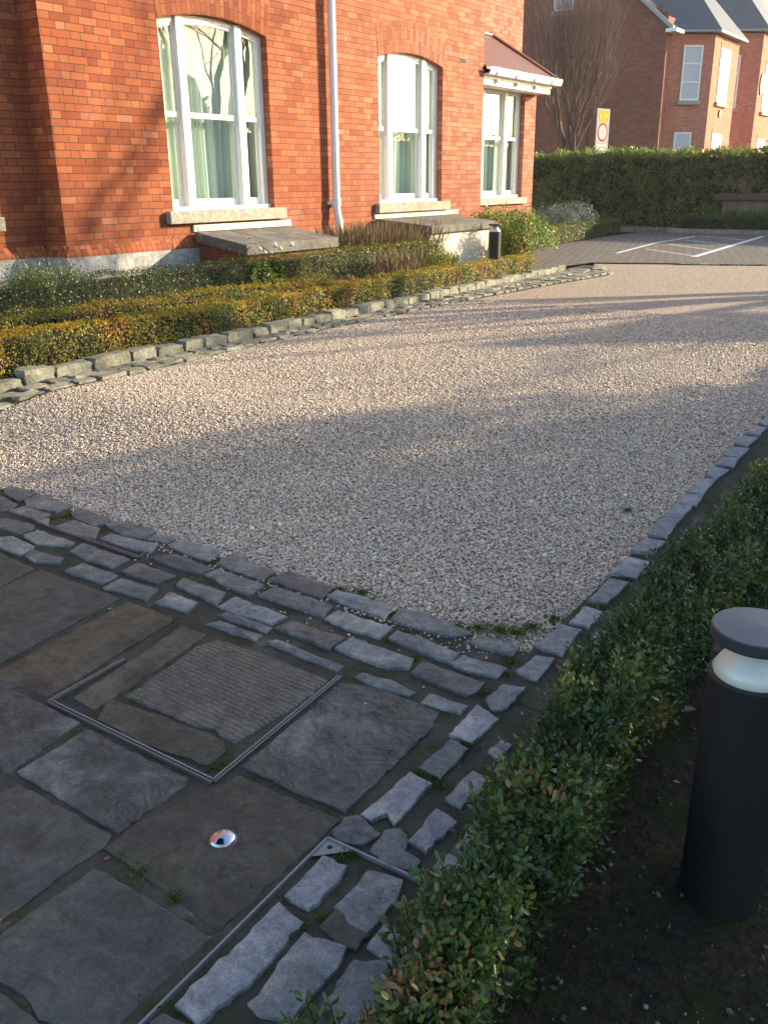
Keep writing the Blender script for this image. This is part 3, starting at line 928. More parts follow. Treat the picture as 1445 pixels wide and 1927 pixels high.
for r in rows:
    for i, (z, p) in enumerate(rows[r]):
        stone('stone_sett', rl[r][0], 'sett', z, p, M_SETT, rl[r][1], top=.010, seed=r * 20 + i, bow=.003, rough=.006)
singles = [
 (Z4, [(825, 560), (860, 545), (1020, 600), (1000, 620)], 'upper of two thin stone slivers set side by side below the setts'),
 (Z4, [(785, 590), (835, 578), (985, 630), (960, 650)], 'lower of two thin stone slivers set side by side below the setts'),
 (Z4, [(1015, 660), (1050, 652), (1290, 745), (1265, 765)], 'long thin pale stone strip at the corner of the ribbed flagstone'),
 (Z6, [(205, 790), (240, 768), (380, 810), (515, 870), (480, 888), (330, 840)], 'thin ragged stone strip above the curled-ridge riven flagstone'),
 (Z6, [(565, 930), (610, 885), (800, 945), (760, 985)], 'small pale sett at the right corner of the curled-ridge flagstone'),
]
for i, (z, p, l) in enumerate(singles): stone('stone_strip' if i < 4 else 'stone_sett', l, 'sett', z, p, M_SETT, top=.006, seed=90 + i)
ke = [(Z9, [(1395, 305), (1440, 272), (1490, 285), (1450, 325)]), (Z9, [(1410, 262), (1460, 225), (1530, 235), (1480, 268)]), (Z9, [(1315, 365), (1365, 328), (1430, 340), (1395, 382)]), (Z9, [(1245, 430), (1290, 390), (1380, 400), (1320, 450)]), (Z9, [(1180, 500), (1225, 458), (1330, 465), (1270, 518)]),
      (Z9, [(1135, 560), (1165, 520), (1260, 530), (1230, 575)]), (Z9, [(1070, 620), (1110, 580), (1205, 595), (1130, 648)]), (Z9, [(955, 725), (1020, 655), (1125, 650), (1050, 740)]), (Z9, [(885, 795), (930, 750), (1045, 750), (1000, 810)]),
      (Z9, [(810, 875), (865, 805), (978, 815), (915, 890)]), (Z9, [(720, 985), (780, 890), (900, 905), (825, 1005)]), (Z9, [(625, 1085), (690, 1015), (810, 1035), (745, 1097)]), (Z9, [(500, 1220), (580, 1130), (705, 1160), (640, 1248)]),
      (Z9, [(358, 1385), (470, 1265), (585, 1285), (465, 1400)]), (Z9, [(245, 1520), (320, 1440), (440, 1465), (350, 1548)]), (Z9, [(35, 1660), (180, 1545), (295, 1580), (190, 1715)])]
for i, (z, p) in enumerate(ke):
    stone('edging_stone', 'pale square edging stone between the gravel and the right-hand hedge', 'edging stone', z, p, M_SETTR, 'edging stones along the right of the gravel', top=.014, seed=120 + i, bow=.003)
k2 = [(Z6, [(1075, 755), (1180, 675), (1275, 690), (1185, 800)], 'pale square stone at the corner where the gravel ends'),
      (Z6, [(920, 905), (1000, 835), (1120, 850), (1000, 960), (940, 955)], 'chipped pale stone with a dark flake, below the gravel corner'),
      (Z6, [(720, 1095), (860, 940), (970, 1020), (835, 1140)], 'hooked pale stone between the riven flagstone and the hedge'),
      (Z6, [(550, 1275), (720, 1135), (805, 1185), (665, 1330)], 'brownish square stone with moss at both ends'),
      (Z6, [(240, 1530), (490, 1308), (605, 1375), (410, 1575), (380, 1520), (300, 1560)], 'largest pale stone in the column, notched along its lower edge'),
      (Z6, [(80, 1620), (140, 1555), (210, 1545), (330, 1640), (240, 1690), (100, 1670)], 'rough bluish stone just above the steel corner plate'),
      (Z9, [(340, 1680), (400, 1580), (470, 1580), (430, 1680)], 'pale stone half under the hedge by the gravel corner'),
      (Z6, [(930, 1190), (990, 1140), (1040, 1160), (980, 1225)], 'small pale stone peeping from under the hedge edge'),
      (Z6, [(700, 1440), (840, 1305), (920, 1340), (860, 1425), (780, 1485)], 'pale stone behind the upright hedge sprig'),
      (Z6, [(495, 1675), (640, 1510), (740, 1580), (590, 1725)], 'pale slanted stone between the notched stone and hedge'),
      (Z7, [(575, 290), (650, 180), (730, 165), (765, 210), (750, 290), (840, 340), (800, 390), (680, 370)], 'rough brown stone lying outside the second steel frame'),
      (Z7, [(1030, 280), (1130, 150), (1190, 200), (1160, 330)], 'grey stone tucked beside the hedge, right of the slanted stone'),
      (Z7, [(950, 350), (1000, 310), (1130, 350), (1000, 450), (940, 420)], 'dark flat stone at the foot of the hedge sprigs')]
for i, (z, p, l) in enumerate(k2): stone('edging_stone', l, 'edging stone', z, p, M_SETTR if i not in (3, 5, 10, 12) else M_SETT, top=.010, seed=150 + i, rough=.008, bow=.003)
k3 = [(Z7, [(120, 525), (310, 325), (430, 375), (380, 460), (240, 590)], M_SETTR, 'small pale blue stone nearest the steel corner plate'),
      (Z5, [(675, 1075), (1050, 700), (1140, 780), (1000, 930), (960, 970), (760, 1145)], M_SETTR, 'long pale stone block alongside the second steel frame'),
      (Z5, [(950, 1070), (1150, 815), (1300, 870), (1280, 920), (1160, 1050), (1100, 1140), (990, 1110)], M_SETT, 'dark blue-grey broken stone beside the long pale block'),
      (Z7, [(390, 590), (560, 400), (735, 450), (690, 560), (550, 730), (460, 680)], M_SETT, 'flat grey stone inside the second steel frame, under hedge sprigs'),
      (Z7, [(310, 700), (390, 615), (460, 700), (550, 740), (490, 810), (420, 790)], M_FLAGD, 'mossy brown stone wedged below the flat grey one'),
      (Z7, [(320, 1120), (480, 890), (650, 900), (660, 1000), (560, 1200), (420, 1240)], M_SETT, 'dark stone at the bottom edge, behind the lowest hedge sprigs'),
      (Z7, [(570, 800), (640, 710), (720, 720), (690, 900)], M_SETT, 'small dark blue stone against the hedge foot'),
      (Z5, [(580, 1150), (620, 1125), (690, 1158), (650, 1230), (560, 1210)], M_SETT, 'stone corner at the very bottom below the long pale block')]
for i, (z, p, m, l) in enumerate(k3): stone('paving_stone', l, 'paving stone', z, p, m, top=.009, seed=180 + i, rough=.008, bow=.003)


# steel frames let into the paving
def rail(m, a, b, w=.0045, h0=-.014, h1=.009, off=0.0):
    a = Vector((a[0], a[1])); b = Vector((b[0], b[1])); d = (b - a).normalized(); n = Vector((-d.y, d.x))
    a = a + n * off; b = b + n * off
    za, zb = gz(a.x, a.y), gz(b.x, b.y)
    pts = [(a - n * w), (b - n * w), (b + n * w), (a + n * w)]
    m.prism([(pts[0].x, pts[0].y, za + h0), (pts[1].x, pts[1].y, zb + h0), (pts[2].x, pts[2].y, zb + h0), (pts[3].x, pts[3].y, za + h0)], (0, 0, h1 - h0))


def pxg(x, y): 
    q = gp(x, y); return (q.x, q.y)


tA, tB, tC, tD = pxg(95, 1322), pxg(402, 1473), pxg(640, 1275), pxg(345, 1180)
t = thing('cover_frame', 'thin steel recessed cover frame around the ribbed flagstone', 'cover frame', (tB[0], tB[1], 0))
for a, b in ((tA, tB), (tB, tC)):
    m = MB(); rail(m, a, b, .0026, off=.005); m.build('outer_rail', M_STEEL, t)
    m = MB(); rail(m, a, b, .0024, off=-.007); m.build('inner_rail', M_STEELD, t)
m = MB(); tm = pxg(235, 1243); rail(m, tA, tm, .0026, off=.005); m.build('outer_rail', M_STEEL, t)
m = MB(); rail(m, tA, tm, .0024, off=-.007); m.build('inner_rail', M_STEELD, t)
bA, bB, bC = pxg(617, 1580), pxg(262, 1935), pxg(790, 1660)
t = thing('cover_frame', 'steel frame with a drilled corner plate beside the long pale stone', 'cover frame', (bA[0], bA[1], 0))
for a, b in ((bA, bB), (bA, bC)):
    m = MB(); rail(m, a, b, .0032); m.build('rail', M_STEEL, t)
# triangular corner plate with a round hole
c0 = Vector(bA); u1 = (Vector(bB) - c0).normalized(); u2 = (Vector(bC) - c0).normalized()
pl = .082; hc = c0 + (u1 + u2) * pl * .30
m = MB(); tri = [c0, c0 + u1 * pl, c0 + u2 * pl * 1.05]
hr = .0075; nn = 30; zt = .0055
def trib(ang):
    d = Vector((math.cos(ang), math.sin(ang))); best = 9
    for i in range(3):
        a, b = tri[i], tri[(i + 1) % 3]; e = b - a; den = d.x * e.y - d.y * e.x
        if abs(den) < 1e-9: continue
        w = a - hc; tt = (w.x * e.y - w.y * e.x) / den; ss = (w.x * d.y - w.y * d.x) / den
        if tt > 0 and -1e-6 <= ss <= 1.000001: best = min(best, tt)
    return hc + d * best
angs = sorted([2 * math.pi * i / nn for i in range(nn)] + [math.atan2((q - hc).y, (q - hc).x) % (2 * math.pi) for q in tri])
for i in range(len(angs)):
    a, b = angs[i], angs[(i + 1) % len(angs)]
    ia, ib = hc + Vector((math.cos(a), math.sin(a))) * hr, hc + Vector((math.cos(b), math.sin(b))) * hr
    oa, ob = trib(a), trib(b)
    m.quad((ia.x, ia.y, zt), (oa.x, oa.y, zt), (ob.x, ob.y, zt), (ib.x, ib.y, zt))
    m.quad((ia.x, ia.y, zt), (ib.x, ib.y, zt), (ib.x, ib.y, zt - .01), (ia.x, ia.y, zt - .01))
m.build('corner_plate', M_STEEL, t)
cA, cB, cC = pxg(72, 984), pxg(262, 1051), pxg(300, 1027)
t = thing('cover_frame', 'dull steel frame edge running through the setts on the left', 'cover frame', (cA[0], cA[1], gz(*cA)))
for off in (.006, -.007):
    m = MB(); rail(m, cA, cB, .003, off=off, h1=.010); m.build('rail', M_STEELD, t)
m = MB(); rail(m, cB, cC, .003, h1=.010); m.build('rail', M_STEELD, t)
q1, q2, q3 = pxg(72, 984), pxg(94, 978), pxg(92, 992)
m = MB(); m.prism([(a[0], a[1], gz(*a) + .002) for a in (q1, q3, q2)], (0, 0, .009)); m.build('corner_plate', M_STEEL, t)

# dome marker light let into the flagstone
dc = gp(420, 1581); DR = .036
t = thing('ground_light', 'shiny steel dome light with a small dark opening, set in the mossy flagstone', 'ground light', (dc.x, dc.y, 0))
Vd, Fd = [], []; nA, nB = 48, 12
face = Vector((CAM.x - dc.x - .35, CAM.y - dc.y - .6)).normalized(); fang = math.atan2(face.y, face.x)
def dz(rr): return .004 + .016 * (1 - rr ** 2) ** .7 if rr < 1 else .002
for i in range(nB + 1):
    rr = i / nB
    for j in range(nA):
        a = 2 * math.pi * j / nA; Vd.append((dc.x + DR * rr * math.cos(a), dc.y + DR * rr * math.sin(a), dz(rr)))
for i in range(nB):
    for j in range(nA):
        a = (2 * math.pi * (j + .5) / nA - fang + math.pi) % (2 * math.pi) - math.pi
        if abs(a) < .40 and 5 <= i < 10: continue
        Fd.append((i * nA + j, (i + 1) * nA + j, (i + 1) * nA + (j + 1) % nA, i * nA + (j + 1) % nA))
raw_mesh('dome', Vd, Fd, M_DOME, t, smooth=True, uv=False)
m = MB(); m.lathe([(0.0001, .0045), (DR * .97, .0045)], (dc.x, dc.y, 0), 32); m.build('lens', M_DARK, t)
m = MB(); m.lathe([(DR * .99, .006), (DR * 1.07, .004), (DR * 1.08, .001)], (dc.x, dc.y, 0), 40); m.build('rim', M_STEEL, t, smooth=True)


# ------------------------------------------------------------------ raised kerb stones and gutter setts on the left
def block(name, label, cat, group, x0, x1, y0, y1, z0, z1, mat, rnd, lean=0):
    """rough block with chipped rounded edges"""
    import bmesh
    bm = bmesh.new(); bmesh.ops.create_cube(bm, size=1.0)
    bmesh.ops.subdivide_edges(bm, edges=bm.edges, cuts=3, use_grid_fill=True)
    cx, cy, cz = (x0 + x1) / 2, (y0 + y1) / 2, z0
    sx, sy, sz = x1 - x0, y1 - y0, z1 - z0
    sd = rnd.uniform(0, 100)
    for v in bm.verts:
        p = v.co.copy(); q = Vector((p.x, p.y, p.z))
        k = sum(1 for c in (p.x, p.y, p.z) if abs(c) > .45)
        f = 1 - (.075 if k == 3 else .035 if k == 2 else 0)
        q = Vector((p.x * sx * f, p.y * sy * f, (p.z * f if p.z > 0 else p.z) * sz + sz / 2))
        q += Vector((noise.noise(p * 3 + Vector((sd, 0, 0))) * .018, noise.noise(p * 3 + Vector((0, sd, 0))) * .022, noise.noise(p * 3 + Vector((0, 0, sd))) * .014 if p.z > 0 else 0))
        v.co = q
    me = bpy.data.meshes.new(name); bm.to_mesh(me); bm.free(); me.materials.append(mat)
    me.polygons.foreach_set('use_smooth', np.ones(len(me.polygons), dtype=bool))
    me.set_sharp_from_angle(angle=rad(38))
    o = bpy.data.objects.new(name, me); sc.collection.objects.link(o); o.location = (cx, cy, cz)
    o.rotation_euler = (rnd.uniform(-.03, .03), rnd.uniform(-.03, .03), rnd.uniform(-.04, .04) + lean)
    return tag(o, label, cat, group)


rk = random.Random(5)
y = 2.9
while y < 14.0:
    L = rk.uniform(.24, .40) if y < 6 else rk.uniform(.22, .31)
    xx = KX(y)
    block('kerb_stone', 'raised squared kerb stone at the foot of the left-hand clipped hedge', 'kerb stone', 'raised kerb stones below the left hedge', xx - .135, xx + .005, y, y + L - .026, gz(xx, y) - .03, gz(xx, y) + rk.uniform(.075, .10), M_SETTK, rk)
    y += L
for row in (0, 1):
    y = 2.9 + row * .1
    while y < 14.9:
        L = rk.uniform(.15, .27)
        a = KX(y) + .03; b = GX(y) + .02; wdt = (b - a) / 2
        x0 = a + row * wdt
        if not (row == 0 and y > 14.5):
            block('gutter_sett', ('flat mossy gutter sett in the row against the raised kerb stones' if row == 0 else 'flat gutter sett in the outer row against the left of the gravel'), 'sett',
                  ('gutter setts beside the raised kerb' if row == 0 else 'gutter setts beside the gravel'), x0, x0 + wdt - .028 + rk.uniform(-.02, .01), y, y + L - .028, gz(x0, y) - .035, gz(x0, y) + rk.uniform(.006, .022), M_SETTK, rk)
        y += L
x = -5.25
i = 0
while x < -1.4:
    L = rk.uniform(.16, .24)
    block('border_sett', 'small dark sett in the line where the gravel meets the cobbles', 'sett', 'setts between gravel and cobbles', x, x + L - .02, CE(x) - .09, CE(x) + .03, .20, .22 + rk.uniform(.004, .012), M_SETTK, rk, lean=.39)
    x += L * .93

# white lines painted on the cobbles
def gline(m, a, b, w, off=.008):
    a = Vector(a); b = Vector(b); d = (b - a).normalized(); n = Vector((-d.y, d.x)) * w / 2
    m.quad(*[(q.x, q.y, .22 + off) for q in (a - n, b - n, b + n, a + n)])


def g2(x, y): q = gp(x, y); return Vector((q.x, q.y))


m = MB()
gline(m, g2(1305, 484), g2(1436, 445), .13); gline(m, g2(1160, 477), g2(1232, 458), .09); gline(m, g2(1232, 458), g2(1308, 445), .09)
for a, b in (((1214, 469), (1304, 482)), ((1256, 460), (1338, 471)), ((1288, 452), (1372, 462)), ((1315, 444), (1400, 452))):
    gline(m, g2(*a), g2(*b), .06, .0065)
o = m.build('painted_lines', M_LINE); tag(o, kind='structure')


# ------------------------------------------------------------------ the brick house
FXW = -8.47
TOP = 6.9
house = thing('brick_house', 'red brick house with white sash windows and a white drainpipe', 'house', (FXW, 10.5, .2))


def arch_z(y, y0, y1, zs, za):
    c = (y0 + y1) / 2; h = (y1 - y0) / 2; r = za - zs; R = (h * h + r * r) / (2 * r)
    return za - R + math.sqrt(max(R * R - (y - c) ** 2, 0))


def wall_with_openings(name, X, ya, yb, z0, z1, ops, parent, mat, depth=.13, n=18):
    """plane x=X from ya to yb with arched openings (y0,y1,zb,zs,za), reveals going to -x"""
    m = MB(); y = ya
    for (y0, y1, zb, zs, za) in ops:
        m.quad((X, y, z0), (X, y0, z0), (X, y0, z1), (X, y, z1))
        m.quad((X, y0, z0), (X, y1, z0), (X, y1, zb), (X, y0, zb))
        for i in range(n):
            a = y0 + (y1 - y0) * i / n; b = y0 + (y1 - y0) * (i + 1) / n
            ha = arch_z(a, y0, y1, zs, za) if za > zs else zs; hb = arch_z(b, y0, y1, zs, za) if za > zs else zs
            m.quad((X, a, ha), (X, b, hb), (X, b, z1), (X, a, z1))
            m.quad((X, a, ha), (X - depth, a, ha), (X - depth, b, hb), (X, b, hb))
        m.quad((X, y0, zb), (X - depth, y0, zb), (X - depth, y0, zs), (X, y0, zs))
        m.quad((X, y1, zb), (X, y1, zs), (X - depth, y1, zs), (X - depth, y1, zb))
        y = y1
    m.quad((X, y, z0), (X, yb, z0), (X, yb, z1), (X, y, z1))
    return m.build(name, mat, parent)


OP1 = (7.60, 9.37, 1.31, 3.33, 3.45)
OP2 = (11.76, 13.54, 1.31, 3.33, 3.45)
OP1U = (7.60, 9.37, 5.0, 6.5, 6.6)
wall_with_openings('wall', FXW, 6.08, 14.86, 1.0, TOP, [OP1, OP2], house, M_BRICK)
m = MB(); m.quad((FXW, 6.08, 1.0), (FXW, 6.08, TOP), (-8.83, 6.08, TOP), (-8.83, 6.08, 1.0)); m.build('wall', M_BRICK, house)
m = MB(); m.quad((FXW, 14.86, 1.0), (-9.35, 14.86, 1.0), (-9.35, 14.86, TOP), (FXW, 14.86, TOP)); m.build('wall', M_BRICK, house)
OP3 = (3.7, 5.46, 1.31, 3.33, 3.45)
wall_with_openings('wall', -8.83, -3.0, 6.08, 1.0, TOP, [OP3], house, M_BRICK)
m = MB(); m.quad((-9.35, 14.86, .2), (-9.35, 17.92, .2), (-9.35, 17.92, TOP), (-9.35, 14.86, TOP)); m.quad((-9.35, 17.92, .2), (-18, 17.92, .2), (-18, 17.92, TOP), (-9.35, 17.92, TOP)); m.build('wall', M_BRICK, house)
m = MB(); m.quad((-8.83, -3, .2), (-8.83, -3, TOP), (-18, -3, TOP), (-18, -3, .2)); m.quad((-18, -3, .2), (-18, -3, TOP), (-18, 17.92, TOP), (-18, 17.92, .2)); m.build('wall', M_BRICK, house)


# bay front with its window opening
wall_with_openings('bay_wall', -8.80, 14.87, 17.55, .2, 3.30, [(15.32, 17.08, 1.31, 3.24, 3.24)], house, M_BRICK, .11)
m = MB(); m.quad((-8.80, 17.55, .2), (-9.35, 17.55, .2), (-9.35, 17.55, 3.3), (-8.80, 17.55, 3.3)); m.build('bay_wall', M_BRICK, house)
# rounded brick course and granite plinth
def course(parts, name, mat, zt, zb, out_t, out_b, n=1):
    m = MB()
    for (a, b) in parts:
        a = Vector(a); b = Vector(b); d = (b - a).normalized(); nrm = Vector((d.y, -d.x))
        prof = [(out_t, zt), (out_t + (out_b - out_t) * .6, zt - (zt - zb) * .45), (out_b, zt - (zt - zb) * .75), (out_b, zb)] if n > 1 else [(out_t, zt), (out_b, zb)]
        e0 = 0; L = (b - a).length
        for (o0, z0_), (o1, z1_) in zip(prof[:-1], prof[1:]):
            p0, p1 = a + nrm * o0, b + nrm * o0; q0, q1 = a + nrm * o1, b + nrm * o1
            sl_ = math.hypot(o1 - o0, z0_ - z1_)
            m.quad((q0.x, q0.y, z1_), (q1.x, q1.y, z1_), (p1.x, p1.y, z0_), (p0.x, p0.y, z0_),
                   uv=[(e0 + sl_ + .01, a.y), (e0 + sl_ + .01, a.y + L), (e0 + .01, a.y + L), (e0 + .01, a.y)])
            e0 += sl_
    return m.build(name, mat, house)


segs = [((-8.83, -3), (-8.83, 6.05)), ((-8.83, 6.08), (FXW + .045, 6.08)), ((FXW, 6.035), (FXW, 14.86))]
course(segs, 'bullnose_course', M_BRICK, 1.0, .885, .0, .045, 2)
m = MB()
m.box(-8.9, -8.835 + .05, -3, 6.02, -.05, .884); m.box(-8.9, FXW + .045, 6.03, 14.9, -.05, .884)
m.build('plinth', M_PLINTH, house)


def brick_arch(op, X, ring=.43):
    y0, y1, zb, zs, za = op
    m = MB(); n = 26; c = (y0 + y1) / 2; hw = (y1 - y0) / 2; r = za - zs; R = (hw * hw + r * r) / (2 * r); zc = za - R
    sk = .06
    for i in range(n):
        ys = [y0 + (y1 - y0) * k / n for k in (i, i + 1)]
        lo, up = [], []
        for yy in ys:
            z = zc + math.sqrt(R * R - (yy - c) ** 2)
            lo.append((X + .003, yy, z))
            q = (yy - c) / hw
            up.append((X + .003, c + q * (hw + sk), z + ring))
        u0, u1 = (ys[0] - y0), (ys[1] - y0)
        m.quad(lo[0], lo[1], up[1], up[0], uv=[(.05, u0), (.05, u1), (.05 + ring, u1), (.05 + ring, u0)])
        m.quad(lo[0], (X - .12, lo[0][1], lo[0][2]), (X - .12, lo[1][1], lo[1][2]), lo[1])
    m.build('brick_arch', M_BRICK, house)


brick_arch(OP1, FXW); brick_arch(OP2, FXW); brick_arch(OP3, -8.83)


def sash_window(op, X, lights, parent, label=None, flat=False, curtain=True, seed=0):
    """white box sash window set back from the wall face; lights = list of (y0,y1) openings"""
    y0, y1, zb, zs, za = op
    xf = X - .10                      # face of the frame
    rail = 2.38
    az = (lambda y: zs) if flat else (lambda y: arch_z(y, y0, y1, zs, za))
    w = bpy.data.objects.new('window', None); sc.collection.objects.link(w); w.parent = parent
    w.location = Vector((X, (y0 + y1) / 2, zb)) - Vector(parent_loc(parent)); w.empty_display_size = .1
    if label: w['label'] = label
    f = MB()
    e = .003
    # outer stiles, sill board and mullions
    f.box(xf - .09, xf, y0 + e, lights[0][0], zb + .001, az(y0 + .03) - .004)
    f.box(xf - .09, xf, lights[-1][1], y1 - e, zb + .001, az(y1 - .03) - .004)
    for (a, b), (c, d) in zip(lights[:-1], lights[1:]):
        f.box(xf - .09, xf + .035, b, c, zb + .001, az((b + c) / 2) - .006)
    f.box(xf - .12, xf + .045, y0 + .01, y1 - .01, zb + .0005, zb + .045)
    # curved head
    n = 18
    for i in range(n):
        a = y0 + (y1 - y0) * i / n; b = y0 + (y1 - y0) * (i + 1) / n
        za_, zb_ = az(a) - .002, az(b) - .002; t = .055
        f.quad((xf + .001, a, za_ - t), (xf + .001, b, zb_ - t), (xf + .001, b, zb_), (xf + .001, a, za_))
        f.quad((xf + .001, a, za_ - t), (xf - .09, a, za_ - t), (xf - .09, b, zb_ - t), (xf + .001, b, zb_ - t))
    f.build('frame', M_WHITE, w)
    for k, (a, b) in enumerate(lights):
        # upper sash: in front, lower sash: behind
        s1 = .042
        u = MB()
        u.box(xf - .045, xf - .012, a, b, rail - .03, rail + .028)
        u.box(xf - .045, xf - .012, a, a + s1 * .75, rail + .0285, az(a + .02) - .057)
        u.box(xf - .045, xf - .012, b - s1 * .75, b, rail + .0285, az(b - .02) - .057)
        for i in range(8):
            p, q = a + (b - a) * i / 8, a + (b - a) * (i + 1) / 8
            za_, zb_ = az(p) - .056, az(q) - .056
            u.quad((xf - .011, p, za_ - .035), (xf - .011, q, zb_ - .035), (xf - .011, q, zb_), (xf - .011, p, za_))
        for yy in (a + .004, b - .034):        # sash horns
            u.prism([(xf - .044, yy, rail - .03), (xf - .013, yy, rail - .03), (xf - .016, yy, rail - .075), (xf - .030, yy, rail - .10), (xf - .044, yy, rail - .085)], (0, .03, 0))
        u.build('upper_sash', M_WHITE, w)
        l = MB()
        l.box(xf - .085, xf - .050, a, b, zb + .046, zb + .13)
        l.box(xf - .085, xf - .050, a, a + s1 * .8, zb + .1305, rail + .01); l.box(xf - .085, xf - .050, b - s1 * .8, b, zb + .1305, rail + .01)
        l.box(xf - .086, xf - .051, a + s1 * .8, b - s1 * .8, rail - .02, rail + .012)
        l.build('lower_sash', M_WHITE, w)
        g = MB(); g.quad((xf - .070, a + .02, zb + .10), (xf - .070, b - .02, zb + .10), (xf - .070, b - .02, rail), (xf - .070, a + .02, rail)); g.build('pane', M_GLASS, w)
        g = MB(); n = 10
        for i in range(n):
            p, q = a + .02 + (b - a - .04) * i / n, a + .02 + (b - a - .04) * (i + 1) / n
            g.quad((xf - .030, p, rail), (xf - .030, q, rail), (xf - .030, q, az(q) - .07), (xf - .030, p, az(p) - .07))
        g.build('pane', M_GLASS, w)
    if curtain:
        rs = random.Random(seed); n = 220; V, F = [], []
        ph = rs.uniform(0, 6)
        for i in range(n + 1):
            y = y0 - .25 + (y1 - y0 + .5) * i / n; t = (y - y0) / (y1 - y0)
            gat = .5 + .5 * math.sin(t * 17 + ph)
            x = X - .33 - .035 * math.sin(y * 58 + 2 * math.sin(y * 9 + ph)) * (.35 + gat) - .02 * math.sin(y * 23 + ph)
            for z in (zb + .02, 2.4, za + .05):
                V.append((x + .01 * math.sin(z * 3 + y * 5), y, z))
        for i in range(n):
            for k in range(2): q = i * 3 + k; F.append((q, q + 3, q + 4, q + 1))
        raw_mesh('curtain', V, F, M_CURT, w, smooth=True, uv=False)
    r = MB(); xb, xa = X - 3.2, X - .235; a, b, c, d = y0 - .35, y1 + .35, zb - .5, za + .25
    r.quad((xb, a, c), (xb, b, c), (xb, b, d), (xb, a, d)); r.quad((xa, a, c), (xb, a, c), (xb, a, d), (xa, a, d)); r.quad((xa, b, c), (xa, b, d), (xb, b, d), (xb, b, c))
    r.quad((xa, a, d), (xb, a, d), (xb, b, d), (xa, b, d)); r.quad((xa, a, c), (xa, b, c), (xb, b, c), (xb, a, c))
    r.build('room', M_ROOM, w)
    return w


L1 = lambda y0: [(y0 + .075, y0 + .335), (y0 + .445, y0 + 1.275), (y0 + 1.385, y0 + 1.69)]
sash_window(OP1, FXW, L1(7.60), house, 'arched sash window of three lights, reflecting a bare tree, left of the drainpipe', seed=1)
sash_window(OP2, FXW, L1(11.76), house, 'arched sash window of three lights with net curtain, right of the drainpipe', seed=4)
sash_window(OP3, -8.83, L1(3.7), house, seed=3)
sash_window((15.32, 17.08, 1.31, 3.24, 3.24), -8.80, [(15.39, 15.52), (15.62, 16.40), (16.51, 16.99)], house, 'square-headed sash window in the bay under the tiled lean-to roof', flat=True, seed=6)


def sill(y0, y1, X, zb=1.17, zt=1.31, out=.085):
    m = MB(); m.box(X - .12, X + out, y0, y1, zb, zt); m.build('sill', M_SILL, house, bevel=.008)


sill(7.48, 9.52, FXW); sill(11.64, 13.70, FXW); sill(3.58, 5.58, -8.83); sill(15.25, 17.20, -8.80, 1.19, 1.31, .07)
# cream flashing strips between sill and cover slabs
m = MB(); m.box(FXW - .01, FXW + .03, 7.88, 9.66, 1.07, 1.145); m.build('render_strip', M_CREAM, house)
m = MB(); m.box(FXW - .01, FXW + .03, 11.60, 14.05, 1.09, 1.158); m.build('render_strip', M_CREAM, house)
m = MB(); m.box(FXW - .01, FXW + .006, 14.06, 14.27, 3.44, 3.53); m.build('air_vent', stone_mat('vent_clay', (.20, .11, .08), (.26, .15, .11)), house)
m = MB()
for i in range(5): m.box(FXW + .0065, FXW + .010, 14.075 + i * .038, 14.09 + i * .038, 3.45, 3.52)
m.build('vent_slots', M_DARK, house)
# drainpipe
PY = 10.575
dp = MB(); dp.tube([(-8.375, PY, TOP), (-8.375, PY, 1.28), (-8.365, PY + .004, 1.20), (-8.345, PY + .012, 1.10), (-8.34, PY + .014, .2)], [.052, .052, .052, .052, .052], 20)
pipe = dp.build('drainpipe', M_WHITE, house, smooth=True)
for z in (1.30, 3.95, 5.9):
    m = MB(); m.tube([(-8.375, PY, z), (-8.375, PY, z + .10)], .064, 20); m.box(-8.47, -8.40, PY - .085, PY + .085, z + .02, z + .07); m.build('pipe_collar', M_WHITE, pipe)
# lean-to roof of the bay
A1, A2 = Vector((-8.42, 14.87, 3.46)), Vector((-8.42, 17.66, 3.46)); B1, B2 = Vector((-9.345, 14.87, 4.20)), Vector((-9.345, 16.60, 4.20)); C2 = Vector((-9.345, 17.66, 3.46))
m = MB(); m.prism([A1, A2, B2, B1], (0, 0, -.03)); m.prism([A2, C2, B2], (0, 0, -.03)); lr = m.build('lean_to_roof', M_TILE, house)
m = MB(); m.tube([A2 + Vector((.0, 0, .015)), B2 + Vector((0, 0, .03))], .035, 8); m.build('hip_tile', paint_mat('hip_clay', (.20, .07, .045), .7), lr)
m = MB(); m.tube([B2 + Vector((.03, 0, .0)), B1 + Vector((.03, 0, .0))], .03, 8); m.build('flashing', M_STEELD, lr)
g = MB(); prof = [(-8.50, 3.345), (-8.36, 3.345), (-8.335, 3.40), (-8.33, 3.46), (-8.34, 3.46), (-8.345, 3.41), (-8.37, 3.36), (-8.49, 3.36)]
g.prism([(x, 14.87, z) for x, z in prof], (0, 2.85, 0)); gut = g.build('gutter', M_WHITE, house)
for k in range(4):
    m = MB(); yy = 15.1 + k * .72; m.box(-8.50, -8.322, yy, yy + .025, 3.335, 3.468); m.build('gutter_joint', M_WHITE, gut)
m = MB(); m.box(-8.82, -8.50, 14.87, 17.60, 3.30, 3.343); m.box(-8.82, -8.515, 14.87, 17.55, 3.20, 3.2995); fs = m.build('fascia', M_WHITE, house)
for k in range(3):
    m = MB(); yy = 15.35 + k * .75; m.box(-8.515, -8.46, yy, yy + .06, 3.24, 3.30); m.build('bracket', M_WHITE, fs)
